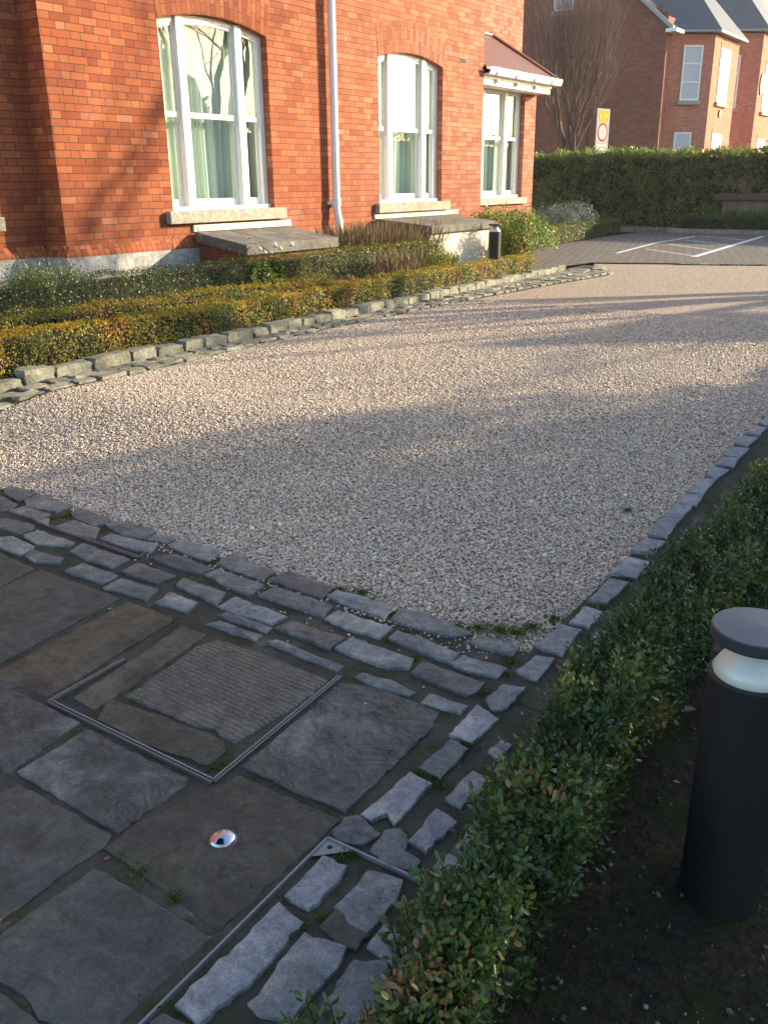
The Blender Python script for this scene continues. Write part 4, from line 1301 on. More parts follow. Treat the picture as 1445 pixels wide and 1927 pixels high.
# house roof and eaves, above the frame
m = MB(); m.box(-18.3, -8.15, -3.3, 18.2, TOP, TOP + .25); m.build('eaves', M_WHITE, house)
m = MB(); rz = TOP + .26
m.quad((-8.1, -3.3, rz), (-8.1, 18.2, rz), (-13.2, 14, rz + 4), (-13.2, 1, rz + 4)); m.quad((-18.3, 18.2, rz), (-18.3, -3.3, rz), (-13.2, 1, rz + 4), (-13.2, 14, rz + 4))
m.poly([(-8.1, 18.2, rz), (-18.3, 18.2, rz), (-13.2, 14, rz + 4)]); m.poly([(-18.3, -3.3, rz), (-8.1, -3.3, rz), (-13.2, 1, rz + 4)])
m.build('roof', M_SLATE, house)


# slab covers over the basement lights
def cover(label, ya, yb, xf, zb_, zf, th, side_mat, cream):
    t = thing('light_well_cover', label, 'slab cover', (-8.0, (ya + yb) / 2, .22))
    m = MB(); x0 = FXW + .046
    m.prism([(x0, ya, zb_), (xf, ya, zf), (xf, ya, zf - th), (x0, ya, zb_ - th)], (0, yb - ya, 0)); m.build('slab', M_CONC, t, bevel=.008)
    m = MB(); n = 3
    for i in range(1, n):
        yy = ya + (yb - ya) * i / n; m.prism([(x0 + .02, yy, zb_ - .002), (xf - .02, yy, zf - .002 + .0), (xf - .02, yy + .008, zf - .002), (x0 + .02, yy + .008, zb_ - .002)], (0, 0, .0045))
    m.build('lead_joint', M_STEELD, t)
    m = MB()
    m.prism([(x0 + .003, ya + .05, zb_ - th - .003), (xf - .06, ya + .05, zf - th - .003), (xf - .06, ya + .05, .15), (x0 + .003, ya + .05, .15)], (0, .09, 0))
    m.prism([(x0 + .003, yb - .14, zb_ - th - .003), (xf - .06, yb - .14, zf - th - .003), (xf - .06, yb - .14, .15), (x0 + .003, yb - .14, .15)], (0, .09, 0))
    m.box(xf - .16, xf - .061, ya + .1405, yb - .1405, .15, zf - th - .004)
    m.build('side_wall', side_mat, t)
    return t


cover('dark sloping slab cover under the left arched window, with roses in front', 7.87, 9.60, -7.58, 1.065, .940, .12, M_BRICKFAR, False)
cover('paler sloping slab cover with cream base under the right arched window', 11.60, 13.66, -7.42, 1.09, 1.0, .11, M_CREAM, True)


# ------------------------------------------------------------------ bollard lights
def bollard(label, x, y, z, hgt, d, group=None):
    t = thing('bollard_light', label, 'bollard light', (x, y, z), group); r = d / 2; c = (x, y, z)
    lens0 = hgt - .112 * d / .18
    m = MB(); m.lathe([(.0001, -.05), (r, -.05), (r, lens0 - .004), (r - .004, lens0), (r - .014, lens0), (r - .014, lens0 - .006), (.0001, lens0 - .006)], c, 64); m.build('post', M_BLACK, t, smooth=False)
    m = MB(); m.lathe([(r - .012, lens0 - .003), (r - .008, lens0 + .008), (r * .76, lens0 + .032), (r * .50, lens0 + .058), (r * .34, hgt - .03), (.0001, hgt - .03)], c, 64); m.build('reflector_cone', M_SILVER, t, smooth=True)
    m = MB(); m.lathe([(r - .002, lens0), (r - .002, hgt - .026)], c, 64); m.build('clear_lens', M_LENS, t, smooth=True)
    m = MB(); m.lathe([(.0001, hgt - .028), (r + .003, hgt - .028), (r + .005, hgt - .024), (r + .005, hgt - .003), (r + .002, hgt), (.0001, hgt + .004)], c, 72); o = m.build('cap', M_CAP, t, smooth=False)
    return t


bollard('black cylindrical bollard light close to the viewer, in dark soil by the hedge', -.345, 1.845, 0, .705, .182)
bollard('small black bollard light standing behind the low hedge near the green shrub', -6.75, 12.3, .22, .80, .185)

# ------------------------------------------------------------------ hedges and planting
bendK = lambda y: -.05 * max(y - 6, 0)
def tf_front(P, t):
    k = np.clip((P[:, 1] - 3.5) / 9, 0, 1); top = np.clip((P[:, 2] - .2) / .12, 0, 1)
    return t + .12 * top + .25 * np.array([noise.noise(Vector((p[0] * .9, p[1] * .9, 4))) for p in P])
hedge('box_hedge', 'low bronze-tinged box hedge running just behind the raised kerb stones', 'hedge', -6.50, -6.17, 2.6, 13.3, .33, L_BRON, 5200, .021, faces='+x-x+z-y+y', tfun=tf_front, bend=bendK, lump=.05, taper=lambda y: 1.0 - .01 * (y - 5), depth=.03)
hedge('box_hedge', 'second low bronze hedge close behind the front one, by the left photo edge', 'hedge', -7.00, -6.68, 2.6, 8.1, .40, L_BRON, 4300, .021, faces='+x+z-y+y', tfun=tf_front, bend=lambda y: .06 * max(y - 4, 0), lump=.04, depth=.03)
hedge('box_hedge', 'dark green clipped hedge below the slab cover, at the left', 'hedge', -7.52, -7.18, 3.0, 7.95, .60, L_DARK, 4600, .020, faces='+x+z-y+y', lump=.03, depth=.03)
hedge('box_hedge', 'bronze and olive hedge continuing the dark green one, behind the dry stalks', 'hedge', -7.50, -7.16, 7.97, 11.55, .60, L_OLIV, 4200, .021, faces='+x+z-y+y', tfun=lambda P, t: t + .15, lump=.04, depth=.03)
hedge('box_hedge', 'short low hedge strip with brown near end beside the cobbles, under the silver shrub', 'hedge', -9.55, -9.0, 17.2, 24.9, .40, L_OLIV, 2300, .034, faces='+x+z-y+y', tfun=lambda P, t: t + np.clip((20.3 - P[:, 1]) * .16, -.25, .45), bend=lambda y: -.10 * (y - 18), lump=.06)
hedge('box_hedge', 'low dark clipped hedge in front of the stone planter, far right', 'hedge', -8.50, -3.0, 26.0, 26.45, .44, L_DARK, 1500, .045, faces='+z-y-x', lump=.04)
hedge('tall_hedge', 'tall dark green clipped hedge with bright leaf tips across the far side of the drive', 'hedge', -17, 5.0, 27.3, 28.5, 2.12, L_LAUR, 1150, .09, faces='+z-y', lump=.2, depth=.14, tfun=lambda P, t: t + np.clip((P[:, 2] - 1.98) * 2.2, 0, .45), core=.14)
# upright shoots along its top
m_pts, m_n = [], []
rs = np.random.RandomState(3)
for i in range(150):
    x = rs.uniform(-15, 3) if i < 60 else rs.normal(-11.2, 1.1); y = rs.uniform(27.3, 27.8); hh = rs.uniform(.06, .28)
    for k in range(12):
        m_pts.append((x + rs.normal(0, .03), y + rs.normal(0, .03), 2.30 + hh * k / 12)); m_n.append((rs.normal(0, .5), rs.normal(0, .5), .8))
hroot = [o for o in sc.objects if o.name.startswith('tall_hedge')][0]
leaves('young_shoots', np.array(m_pts), np.array(m_n), .085, L_GREEN, hroot, rs.uniform(.4, 1, len(m_pts)))

# near hedge on the right: dense leafy sprigs
def near_hedge():
    root = thing('box_hedge', 'glossy green box hedge with bronze tips beside the nearest bollard light', 'hedge', (-.75, 3.0, 0))
    lx = lambda y: .035 + float(np.interp(y, [.3, .8, 1.05, 1.4, 1.8, 2.4, 3.2, 4.2, 9], [-.60, -.69, -.70, -.76, -.84, -.88, -.885, -.86, -.85]))
    rx = lambda y: -.055 + float(np.interp(y, [.3, .8, 1.0, 1.25, 1.65, 2.0, 2.7, 3.1, 9], [-.50, -.50, -.52, -.54, -.56, -.60, -.62, -.56, -.54]))
    hh = lambda y: -.03 + float(np.interp(y, [.3, .9, 1.2, 1.6, 2.2, 9], [.22, .30, .34, .37, .39, .39])) + .02 * math.sin(y * 7) + .012 * math.sin(y * 17)
    P, N, T = [], [], []
    rs = np.random.RandomState(21)
    n = 19500
    for i in range(n):
        y = .35 + 8.6 * rs.uniform() ** 1.75
        a, b, h = lx(y), rx(y), hh(y)
        w = b - a; per = w + 1.5 * h; u = rs.uniform(0, per)
        if u < w: p = [a + u, y, h]; nn = [0, 0, 1]
        elif u < w + .75 * h: p = [a, y, h - (u - w)]; nn = [-1, 0, .5]
        else: p = [b, y, h - (u - w - .75 * h)]; nn = [1, 0, .5]
        gap = noise.noise(Vector((p[0] * 6, y * 5, p[2] * 6 + 3)))
        if gap < -.33 and rs.uniform() < .75: continue
        if y < 1.6 and p[2] < h * .55 and rs.uniform() < .55: continue
        d = abs(rs.normal(0, .035)); p = np.array(p) - np.array(nn) * d + np.array(nn) * (.03 * gap + .012 * rs.normal())
        ax = np.array(nn, dtype=float) * .8 + np.array([0, 0, .7]) + rs.normal(0, .45, 3); ax /= np.linalg.norm(ax)
        L = rs.uniform(.03, .065)
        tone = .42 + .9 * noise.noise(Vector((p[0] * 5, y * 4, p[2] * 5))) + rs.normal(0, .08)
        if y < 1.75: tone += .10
        for k in range(7):
            q = p + ax * L * (k / 6) + rs.normal(0, .0025, 3)
            side = np.cross(ax, rs.normal(0, 1, 3)); side /= np.linalg.norm(side)
            P.append(q); N.append(ax * .55 + side * (.9 if k < 6 else .1)); T.append(tone + rs.normal(0, .12) + (.10 if k > 4 else 0))
    P = np.array(P); P[:, 2] += np.array([gz(a, b) for a, b in P[:, :2]])
    leaves('foliage', P, np.array(N), .0185, L_NEAR, root, np.array(T), wid=.56, jit=.12, detail=True, fold=.10)
    m = MB()
    for i in range(420):
        y = .45 + 6 * rs.uniform() ** 1.6; a, b, h = lx(y), rx(y), hh(y)
        x = rs.uniform((a * .65 + b * .35), (a * .35 + b * .65)); g0 = gz(x, y)
        e = Vector((rs.uniform(a, b), y + rs.normal(0, .07), g0 + h * rs.uniform(.7, .98)))
        s0 = Vector((x, y, g0 - .03)); m.tube([s0, s0.lerp(e, .5) + Vector((rs.normal(0, .015), rs.normal(0, .015), 0)), e], [.005, .0035, .0015], 4, False)
    m.build('stems', M_TWIG, root)
    m = MB()
    ysl = np.linspace(1.2, 8.9, 32)
    for a_, b_ in zip(ysl[:-1], ysl[1:]):
        y = (a_ + b_) / 2; g0 = gz(-.7, y); m.box(lx(y) + .06, rx(y) - .05, a_, b_ - .002, g0 + .02, g0 + hh(y) - .10)
    m.build('dark_core', M_CORE, root)  # added solid dark filler, stops see-through between the sprigs
    return root, lx, rx, hh


nh, lx, rx, hh = near_hedge()


def sprig(root, base, top, n, mat, seed, size=.02, spread=.02, tint=(.6, 1)):
    rs = np.random.RandomState(seed); P, N, T = [], [], []
    b, t = np.array(base), np.array(top); ax = (t - b) / np.linalg.norm(t - b)
    for i in range(n):
        f = rs.uniform(.25, 1); s_ = np.cross(ax, rs.normal(0, 1, 3)); s_ /= np.linalg.norm(s_)
        P.append(b + (t - b) * f + s_ * spread * rs.uniform(0, 1) * (1.2 - f)); N.append(ax * .6 + s_); T.append(rs.uniform(*tint))
    leaves('foliage', np.array(P), np.array(N), size, mat, root, np.array(T), detail=True, jit=.15, wid=.55)
    m = MB(); m.tube([tuple(b), tuple((b + t) / 2 + rs.normal(0, .004, 3)), tuple(t)], [.0035, .0025, .0012], 5, False); m.build('stem', M_TWIG, root)


# taller, paler sprigs breaking out of the near end of that hedge
for k, (px_, py_, zt_, n_) in enumerate([(925, 1440, .37, 60), (890, 1490, .34, 50), (940, 1500, .36, 70), (790, 1640, .33, 40), (760, 1690, .31, 60), (830, 1620, .30, 40), (730, 1720, .27, 50), (880, 1590, .30, 45), (980, 1460, .38, 60), (575, 1880, .24, 60), (620, 1890, .22, 50), (545, 1915, .24, 40), (690, 1900, .22, 55), (660, 1930, .24, 50), (740, 1800, .24, 50), (720, 1870, .20, 50)]):
    d = ray(px_, py_); q = CAM + d * ((zt_ - CAM.z) / d.z)
    sprig(nh, (q.x + .03, q.y + .03, max(zt_ - .20, .0)), (q.x, q.y, zt_), n_, L_NEAR, 60 + k, .021, .035, (.55, .92) if k % 4 else (.85, 1.0))

shrub('green_shrub', 'bright green leafy shrub under the bay window, behind the small bollard light', 'shrub', (-7.75, 14.5), (.72, 1.25, 1.15), L_GREEN, 9500, .055, lobes=11, seed=4, up=.3)
shrub('green_shrub', 'darker green shrub low in front of the bright one, right of the small bollard light', 'shrub', (-7.05, 13.55), (.36, .55, .92), L_OLIV, 3800, .045, lobes=7, seed=9)
shrub('green_shrub', 'open olive-green spiky plant left of the small bollard light', 'shrub', (-7.0, 11.35), (.22, .75, .56), L_OLIV, 3000, .045, lobes=7, wid=.2, up=1.0, seed=14)
shrub('silver_shrub', 'large rounded silver-grey shrub in front of the tall hedge', 'shrub', (-10.25, 22.4), (.95, 1.1, 1.05), L_SILV, 8500, .05, lobes=11, wid=.28, seed=5)
shrub('silver_shrub', 'small silver-grey shrub between the green shrub and the large silver one', 'shrub', (-9.6, 19.3), (.42, .55, .62), L_SILV, 2600, .045, lobes=6, wid=.28, seed=6)
shrub('dark_shrub', 'dark brownish shrub at the left end of the tall hedge', 'shrub', (-12.6, 25.2), (1.2, 1.0, 1.7), L_OLIV, 6000, .07, lobes=8, seed=16)
shrub('sage_shrub', 'grey-green bushy plant against the granite plinth at the left', 'shrub', (-7.92, 5.35), (.36, .66, .93), L_SAGE, 6500, .045, lobes=9, wid=.26, up=.6, seed=7)
rose = shrub('rose_bush', 'leafy bush with white roses in front of the dark slab cover', 'rose bush', (-7.28, 7.9), (.20, .45, .76), L_GREEN, 1300, .045, lobes=6, seed=8)
M_ROSE = NT('rose_petal').fin((.80, .76, .66), .7)
for k, (y, z, r_) in enumerate([(7.84, .955, .040), (8.13, .945, .034), (7.94, .915, .024), (7.60, .93, .026), (7.68, .885, .022), (7.78, .88, .022)]):
    m = MB(); rs_ = random.Random(k); c_ = Vector((-7.12, y, z))
    for q in range(7):          # a tight head of overlapping petals
        a = q * 2.4; o_ = Vector((math.cos(a) * .45, math.sin(a) * .45, .25 * math.cos(q))) * r_ if q else Vector((0, 0, .3 * r_)); pr = r_ * (.62 if q else .7)
        m.lathe([(.0001, -pr), (pr * .7, -pr * .7), (pr, 0), (pr * .75, pr * .6), (pr * .3, pr * .85), (.0001, pr * .6)], c_ + o_, 9)
    m.build('rose_flower', M_ROSE, rose, smooth=True)
wisps('dry_lavender', 'tall brown dry flower stalks between the two slab covers', 'lavender', (-7.80, 10.95), (.34, 1.25), .86, 3200, L_DRY, seed=2, base=(2600, L_OLIV))
wisps('dry_lavender', 'shorter upright brown stalks in the gap between the two bronze hedges', 'lavender', (-6.86, 9.95), (.16, .55), .58, 520, L_DRY, seed=3, base=(1500, L_SAGE), curve=.1)
wisps('dry_lavender', 'low grey-brown heather-like clump behind the front hedge, left of the upright stalks', 'lavender', (-6.84, 8.9), (.16, .6), .36, 300, L_DRY, seed=5, base=(1800, L_SAGE), curve=.2)
wisps('strappy_plant', 'clump of green strap leaves with dry round seed heads by the stone planter', 'plant', (-6.6, 26.8), (1.6, .18), .5, 10, L_DRY, seed=6, base=(900, L_GREEN), heads=False)
ag = [o for o in sc.objects if o.name.startswith('strappy_plant')][0]
rs = np.random.RandomState(8); P, N = [], []
for i in range(420):
    x = rs.uniform(-8.0, -5.6); P.append((x, 26.75 + rs.normal(0, .08), .25)); N.append((rs.normal(0, .5), rs.normal(0, .3), 1.0))
leaves('strap_leaves', np.array(P), np.array(N), .62, L_GREEN, ag, rs.uniform(0, .8, len(P)), wid=.09, jit=.2)
for k, (px_, py_) in enumerate([(1382, 345), (1401, 338), (1399, 359), (1415, 346), (1408, 352)]):
    d = ray(px_, py_); q = CAM + d * (26.75 / d.y); P, N = [], []
    for i in range(90):
        v = rs.normal(0, 1, 3); v /= np.linalg.norm(v); P.append(np.array(q) + v * .07); N.append(v)
    leaves('seed_head', np.array(P), np.array(N), .05, L_DRY, ag, rs.uniform(.3, 1, 90), wid=.3)
    m = MB(); m.tube([(q.x + rs.normal(0, .15), 26.78, .25), tuple(q)], [.009, .006], 5, False); m.build('flower_stalk', M_SETTK if False else NT('stalk').fin((.30, .27, .16), .8), ag)

# bare cane on the wall beside the dark cover
t = thing('rose_cane', 'bare arching rose canes at the left side of the dark slab cover', 'rose bush', (-7.9, 7.7, .2))
for k, pts in enumerate([[(-7.9, 7.72, .2), (-8.1, 7.72, .8), (-8.3, 7.80, 1.12)], [(-7.8, 7.75, .2), (-7.75, 7.85, .8), (-7.6, 8.05, .95), (-7.55, 8.2, .86)], [(-7.8, 7.7, .2), (-7.7, 7.65, .7), (-7.55, 7.9, .92)], [(-7.85, 7.8, .2), (-7.6, 7.6, .6), (-7.5, 7.7, .78)]]):
    m = MB(); m.tube(pts, [.006] * len(pts), 5, False); m.build('cane', M_TWIG, t)
P = np.array([(-7.55 + rs.normal(0, .1), 7.85 + rs.normal(0, .15), .62 + rs.normal(0, .14)) for _ in range(160)])
leaves('foliage', P, rs.normal(0, 1, (160, 3)), .04, L_OLIV, t, rs.uniform(.3, 1, 160))

# stone planter box with a dark lid
t = thing('stone_planter', 'low stone box with a dark flat capping in front of the tall hedge, far right', 'planter', (-5.5, 26.95, .22))
m = MB(); m.box(-7.62, -3.5, 26.9, 27.25, .2, 1.06); m.build('body', stone_mat('planter_stone', (.16, .145, .12), (.22, .20, .17)), t)
m = MB(); m.box(-7.86, -3.4, 26.72, 27.28, 1.062, 1.24); m.build('capping', stone_mat('capping', (.06, .055, .05), (.09, .085, .08)), t, bevel=.02)
m = MB(); m.box(-13.0, -8.72, 26.75, 26.87, .1, .32); o = m.build('back_kerb', M_SETTK); tag(o, kind='structure')
m = MB(); m.box(-8.72, -2.8, 25.80, 25.93, .1, .34); o = m.build('back_kerb', M_SETTK); tag(o, kind='structure')

# fallen leaves and stray bits
M_YEL = NT('yellow_leaf').fin((.55, .36, .03), .6); M_RED = NT('red_leaf').fin((.30, .07, .03), .6); M_BRN = NT('brown_leaf').fin((.16, .08, .045), .7)
def fallen(px_, py_, size, mat, label, a, off=.008, asp=.55, curl=.25):
    q = gp(px_, py_, off); m = MB(); d = Vector((math.cos(a), math.sin(a), 0)); s_ = Vector((-d.y, d.x, 0)); z = Vector((0, 0, 1))
    pr = [(-.5, 0), (-.25, .42), (.15, .5), (.5, 0), (.15, -.5), (-.25, -.42)]
    c_ = q
    ps = [c_ + d * (u * size) + s_ * (v * size * asp) + z * (abs(v) * size * curl + .002 + .1 * size * u * u) for u, v in pr]
    for i in (0, 1, 2): pass
    m.quad(ps[0], ps[5], ps[4], ps[3]); m.quad(ps[0], ps[3], ps[2], ps[1])
    tag(m.build('fallen_leaf', mat, origin=tuple(q)), label, 'leaf')
fallen(272, 848, .05, M_YEL, 'small yellow leaf lying on the gravel near the left', .8)
fallen(1037, 962, .035, M_RED, 'small red leaf on the gravel, right of centre', .3)
fallen(1238, 797, .05, M_YEL, 'dull yellow leaf on the gravel, toward the right edging', 2.2)
fallen(1141, 730, .06, M_BRN, 'brown leaf on the gravel in the upper streak of shade', .4)
fallen(1305, 741, .07, M_BRN, 'curled brown leaf on the gravel nearest the right edge', 1.0)
fallen(1295, 1338, .055, M_BRN, 'curled reddish leaf on the soil left of the near bollard light', .9, .03)
fallen(202, 1617, .018, M_RED, 'tiny rust-red leaf in the joint between two flagstones', 1.2, .0)
fallen(797, 958, .05, NT('grey_leaf').fin((.12, .13, .15), .5), 'dark grey scrap lying on the gravel in the middle', .1)
fallen(1272, 1473, .02, NT('pale_leaf').fin((.45, .45, .35), .6), 'pale narrow leaf on the soil beside the near bollard light', .2, .03, .3)
fallen(958, 1808, .016, NT('white_bit').fin((.6, .62, .68), .5), 'small white petal on the dark soil below the hedge', .2, .03, .8)

# moss cushions in the joints
def moss(label, spots, n, group=None):
    P, N = [], []
    rs = np.random.RandomState(5)
    for (px_, py_, r_) in spots:
        q = gp(px_, py_)
        for _ in range(int(n * r_ / .04)):
            a = rs.uniform(0, 6.28); rr = r_ * abs(rs.normal(0, .5)); x, y = q.x + rr * math.cos(a), q.y + rr * math.sin(a)
            P.append((x, y, gz(x, y) - .006 + rs.uniform(0, .010))); N.append((rs.normal(0, .6), rs.normal(0, .6), 1))
    o = leaves('moss', np.array(P), np.array(N), .008, L_MOSS, None, rs.uniform(0, 1, len(P)), wid=.5)
    tag(o, label, 'moss', kind='stuff')
def litter(name, label, n, xa, xb, ya, yb, size, mat, off, seed, keep=None):
    rs = np.random.RandomState(seed); P = []
    while len(P) < n:
        x, y = rs.uniform(xa, xb), rs.uniform(ya, yb)
        if keep and not keep(x, y, rs): continue
        P.append((x, y, gz(x, y) + off))
    o = leaves(name, np.array(P), np.tile(np.array([[0, 0, .05]]), (n, 1)), size, mat, None, rs.uniform(0, 1, n), jit=.5, wid=.5, face=False)
    o.data.transform(Matrix.Identity(4)); tag(o, label, 'litter', kind='stuff')


L_LITT = leaf_mat('leaf_litter', [(0, (.03, .02, .012)), (.6, (.09, .05, .025)), (.9, (.18, .11, .04)), (1, (.30, .26, .16))], .8, .05)
litter('leaf_litter', 'brown leaf litter and bits scattered on the shaded soil', 900, -.55, 1.4, .5, 4.5, .018, L_LITT, .022, 4)
litter('gravel_litter', 'tiny dark leaf scraps scattered over the gravel', 260, -5.5, -1.35, 2.6, 11.0, .016, L_LITT, -.004, 5)
litter('joint_litter', 'bits of dead leaf in the paving joints by the hedge', 260, -1.35, -.8, .7, 3.2, .012, L_LITT, .006, 6)
L_MOSS = leaf_mat('moss_green', [(0, (.03, .05, .006)), (.6, (.07, .11, .012)), (1, (.13, .18, .025))], .8, .2)
moss('green moss and tiny weeds filling the joints between the setts', [(640, 1110, .05), (680, 1115, .06), (625, 1170, .03), (505, 1080, .03), (510, 1110, .02), (400, 1060, .03), (130, 970, .05), (100, 975, .04), (740, 1155, .04), (760, 1190, .03), (730, 1205, .03), (860, 1180, .05), (900, 1180, .07), (940, 1185, .08), (970, 1190, .08), (1000, 1180, .06), (1040, 1165, .05), (960, 1245, .05), (950, 1270, .04), (905, 1305, .04), (880, 1400, .05), (860, 1420, .05), (810, 1465, .05), (830, 1480, .04), (790, 1455, .03), (640, 1610, .035), (660, 1608, .03), (400, 1445, .03), (420, 1440, .03), (545, 1690, .02), (610, 1730, .03), (570, 1745, .02), (640, 1768, .02), (1110, 1150, .04), (1130, 1145, .04), (1180, 1090, .04), (1240, 1010, .04), (1180, 960, .03), (320, 1560, .0), (780, 1240, .03), (820, 1225, .03), (860, 1250, .03), (270, 1640, .03), (230, 1610, .03), (330, 1690, .03), (1070, 1185, .04), (290, 1110, .03), (170, 1200, .0)], 260)
g_sp = []
rs = np.random.RandomState(15)
P = []; 
for i in range(5200):
    x, y = rs.uniform(-.6, 1.2), rs.uniform(.5, 4.2)
    if noise.fractal(Vector((x * 3.3, y * 3.3, 1.0)), 1, 2, 3) < .08: continue
    P.append((x, y, gz(x, y) - .01 + .03 * noise.noise(Vector((x * 2.3, y * 2.3, 0))) + rs.uniform(0, .01)))
o = leaves('bed_moss', np.array(P), np.tile(np.array([[0, 0, 1.0]]), (len(P), 1)), .010, L_MOSS, None, rs.uniform(0, .6, len(P)), jit=.6)
tag(o, 'dark green moss spread over the shaded planting bed', 'moss', kind='stuff')


# ------------------------------------------------------------------ trees
def grow(m_, twigs, p, d, r, L, depth, rs, spread, upb, split=(2, 4), wob=.12, tm=None):
    segs_ = 3; pts = [p.copy()]; q = p.copy(); dd = d.copy()
    for i in range(segs_):
        dd = (dd + Vector((rs.normal(0, wob), rs.normal(0, wob), rs.normal(0, wob * .5) + upb * .12))).normalized()
        q = q + dd * (L / segs_); pts.append(q.copy())
    r1 = r * .62
    (m_ if r > .012 else twigs).tube(pts, [r + (r1 - r) * i / segs_ for i in range(segs_ + 1)], 8 if r > .05 else 5 if r > .015 else 3, False)
    if depth == 0: return
    nb = rs.randint(split[0], split[1] + 1)
    for i in range(nb):
        a = rs.uniform(0, 2 * math.pi); o_ = dd.orthogonal().normalized(); o2 = dd.cross(o_)
        nd = (dd + (o_ * math.cos(a) + o2 * math.sin(a)) * rs.uniform(.5, 1) * spread + Vector((0, 0, upb * .25))).normalized()
        k = rs.uniform(.35, 1.0) if i else 1.0
        st = pts[0].lerp(pts[-1], k) if k < 1 else pts[-1]
        grow(m_, twigs, st, nd, r1 * rs.uniform(.6, .95), L * rs.uniform(.68, .92), depth - 1, rs, spread, upb, split, wob)


def bare_tree(label, loc, h0, r0, L, depth, spread, upb, seed, split=(2, 4), nlimb=1, name='bare_tree'):
    rs = np.random.RandomState(seed); t = thing(name, label, 'tree', loc)
    a, b = MB(), MB()
    base = Vector(loc)
    a.tube([base - Vector((0, 0, .1)), base + Vector((0.02, 0, h0 * .5)), base + Vector((0, .02, h0))], [r0 * 1.25, r0, r0 * .9], 10, False)
    for i in range(nlimb):
        an = 2 * math.pi * i / max(nlimb, 1) + rs.uniform(-.3, .3); sp_ = spread * (.75 if nlimb > 1 else .1) * rs.uniform(.5, 1.1)
        grow(a, b, base + Vector((0, 0, h0 * (1 - .3 * (i % 3) / 3))), Vector((math.cos(an) * sp_, math.sin(an) * sp_, 1)).normalized(), r0 * .62, L, depth, rs, spread, upb, split)
    a.build('trunk', M_BARK, t, smooth=True); b.build('twigs', M_BARK, t, smooth=False)
    return t


bare_tree('leafless upswept tree with dense fine brown twigs behind the tall hedge', (-13.75, 30.2, .2), 1.7, .13, 1.75, 5, .40, .75, 12, (3, 4), 7)
bare_tree('large bare tree standing beyond the right side of the drive', (3.2, 20.3, .2), 2.4, .21, 2.4, 7, .74, .2, 5, (2, 3), 6)


def evergreen(label, x, y, r, h, seed, n=20000, loose=.5):
    rs = np.random.RandomState(seed); t = thing('evergreen_tree', label, 'tree', (x, y, .1))
    P, N = [], []
    for i in range(n):
        z = rs.uniform(.0, 1); rr = r * (1 - max(0, (z - .55) / .45) ** 1.6) * (.82 + .25 * noise.noise(Vector((z * 7, seed, x)))) ; a = rs.uniform(0, 6.283)
        k = rs.uniform(.45 if loose == .5 else .02, 1.05) ** loose * (1 + .22 * noise.noise(Vector((math.cos(a) * 2.4, math.sin(a) * 2.4, z * 9 + seed))))
        P.append((x + math.cos(a) * rr * k, y + math.sin(a) * rr * k, .2 + z * h)); N.append((math.cos(a), math.sin(a), .3))
    leaves('crown', np.array(P), np.array(N), .20, L_EVER, t, rs.uniform(0, 1, n), wid=.7)
    m = MB(); m.tube([(x, y, 0), (x, y, h * .8)], [.2, .06], 8); m.build('trunk', M_BARK, t)


sp0 = Vector((-3.04, 4.89)); sd_ = Vector((.6, .8)); pd_ = Vector((.8, -.6))
for k, (tt, off, r_, h_) in enumerate([(17.0, 1.7, 2.2, 9.5), (12.0, 4.6, 2.3, 8.5), (11.0, 7.2, 2.5, 8.5), (10.0, 10.4, 2.5, 8.5)]):
    q = sp0 + sd_ * tt + pd_ * off
    evergreen(['dense evergreen tree nearest the drive in the right-hand row', 'second evergreen tree in the right-hand row', 'third evergreen tree in the right-hand row', 'last evergreen tree in the right-hand row'][k], q.x, q.y, r_, h_, 30 + k, *((15000, .75) if k == 0 else ()))
evergreen('loose conical evergreen tree farther along the right side', 7.3, 22.1, 1.9, 5.35, 51, 6500, 1.0)
hedge('tall_hedge', 'tall boundary hedge along the right side of the garden', 'hedge', 7.5, 8.6, 8.0, 62.0, 3.5, L_LAUR, 220, .15, faces='-x+z', lump=.35, core=.3)

# ------------------------------------------------------------------ road sign
TH = rad(79)
ux = Vector((math.cos(TH), math.sin(TH), 0)); nx_ = Vector((math.sin(TH), -math.cos(TH), 0))
SC_ = Vector((-12.82, 30.5, 3.10))
t = thing('road_sign', 'grey road sign panel with a 30 speed roundel and yellow children plate', 'road sign', (SC_.x, SC_.y, .2))


def sp(u, v, d=0.0): return SC_ + ux * u + Vector((0, 0, v)) + nx_ * d


def rrect(u0, u1, v0, v1, r, n=5):
    pts = []
    for (cu, cv, a0) in ((u1 - r, v0 + r, -90), (u1 - r, v1 - r, 0), (u0 + r, v1 - r, 90), (u0 + r, v0 + r, 180)):
        for k in range(n + 1):
            a = rad(a0 + 90 * k / n); pts.append((cu + r * math.cos(a), cv + r * math.sin(a)))
    return pts


def plate(name, pts2, d0, th, mat, parent):
    m = MB(); m.prism([sp(u, v, d0) for u, v in pts2], nx_ * th); return m.build(name, mat, parent)


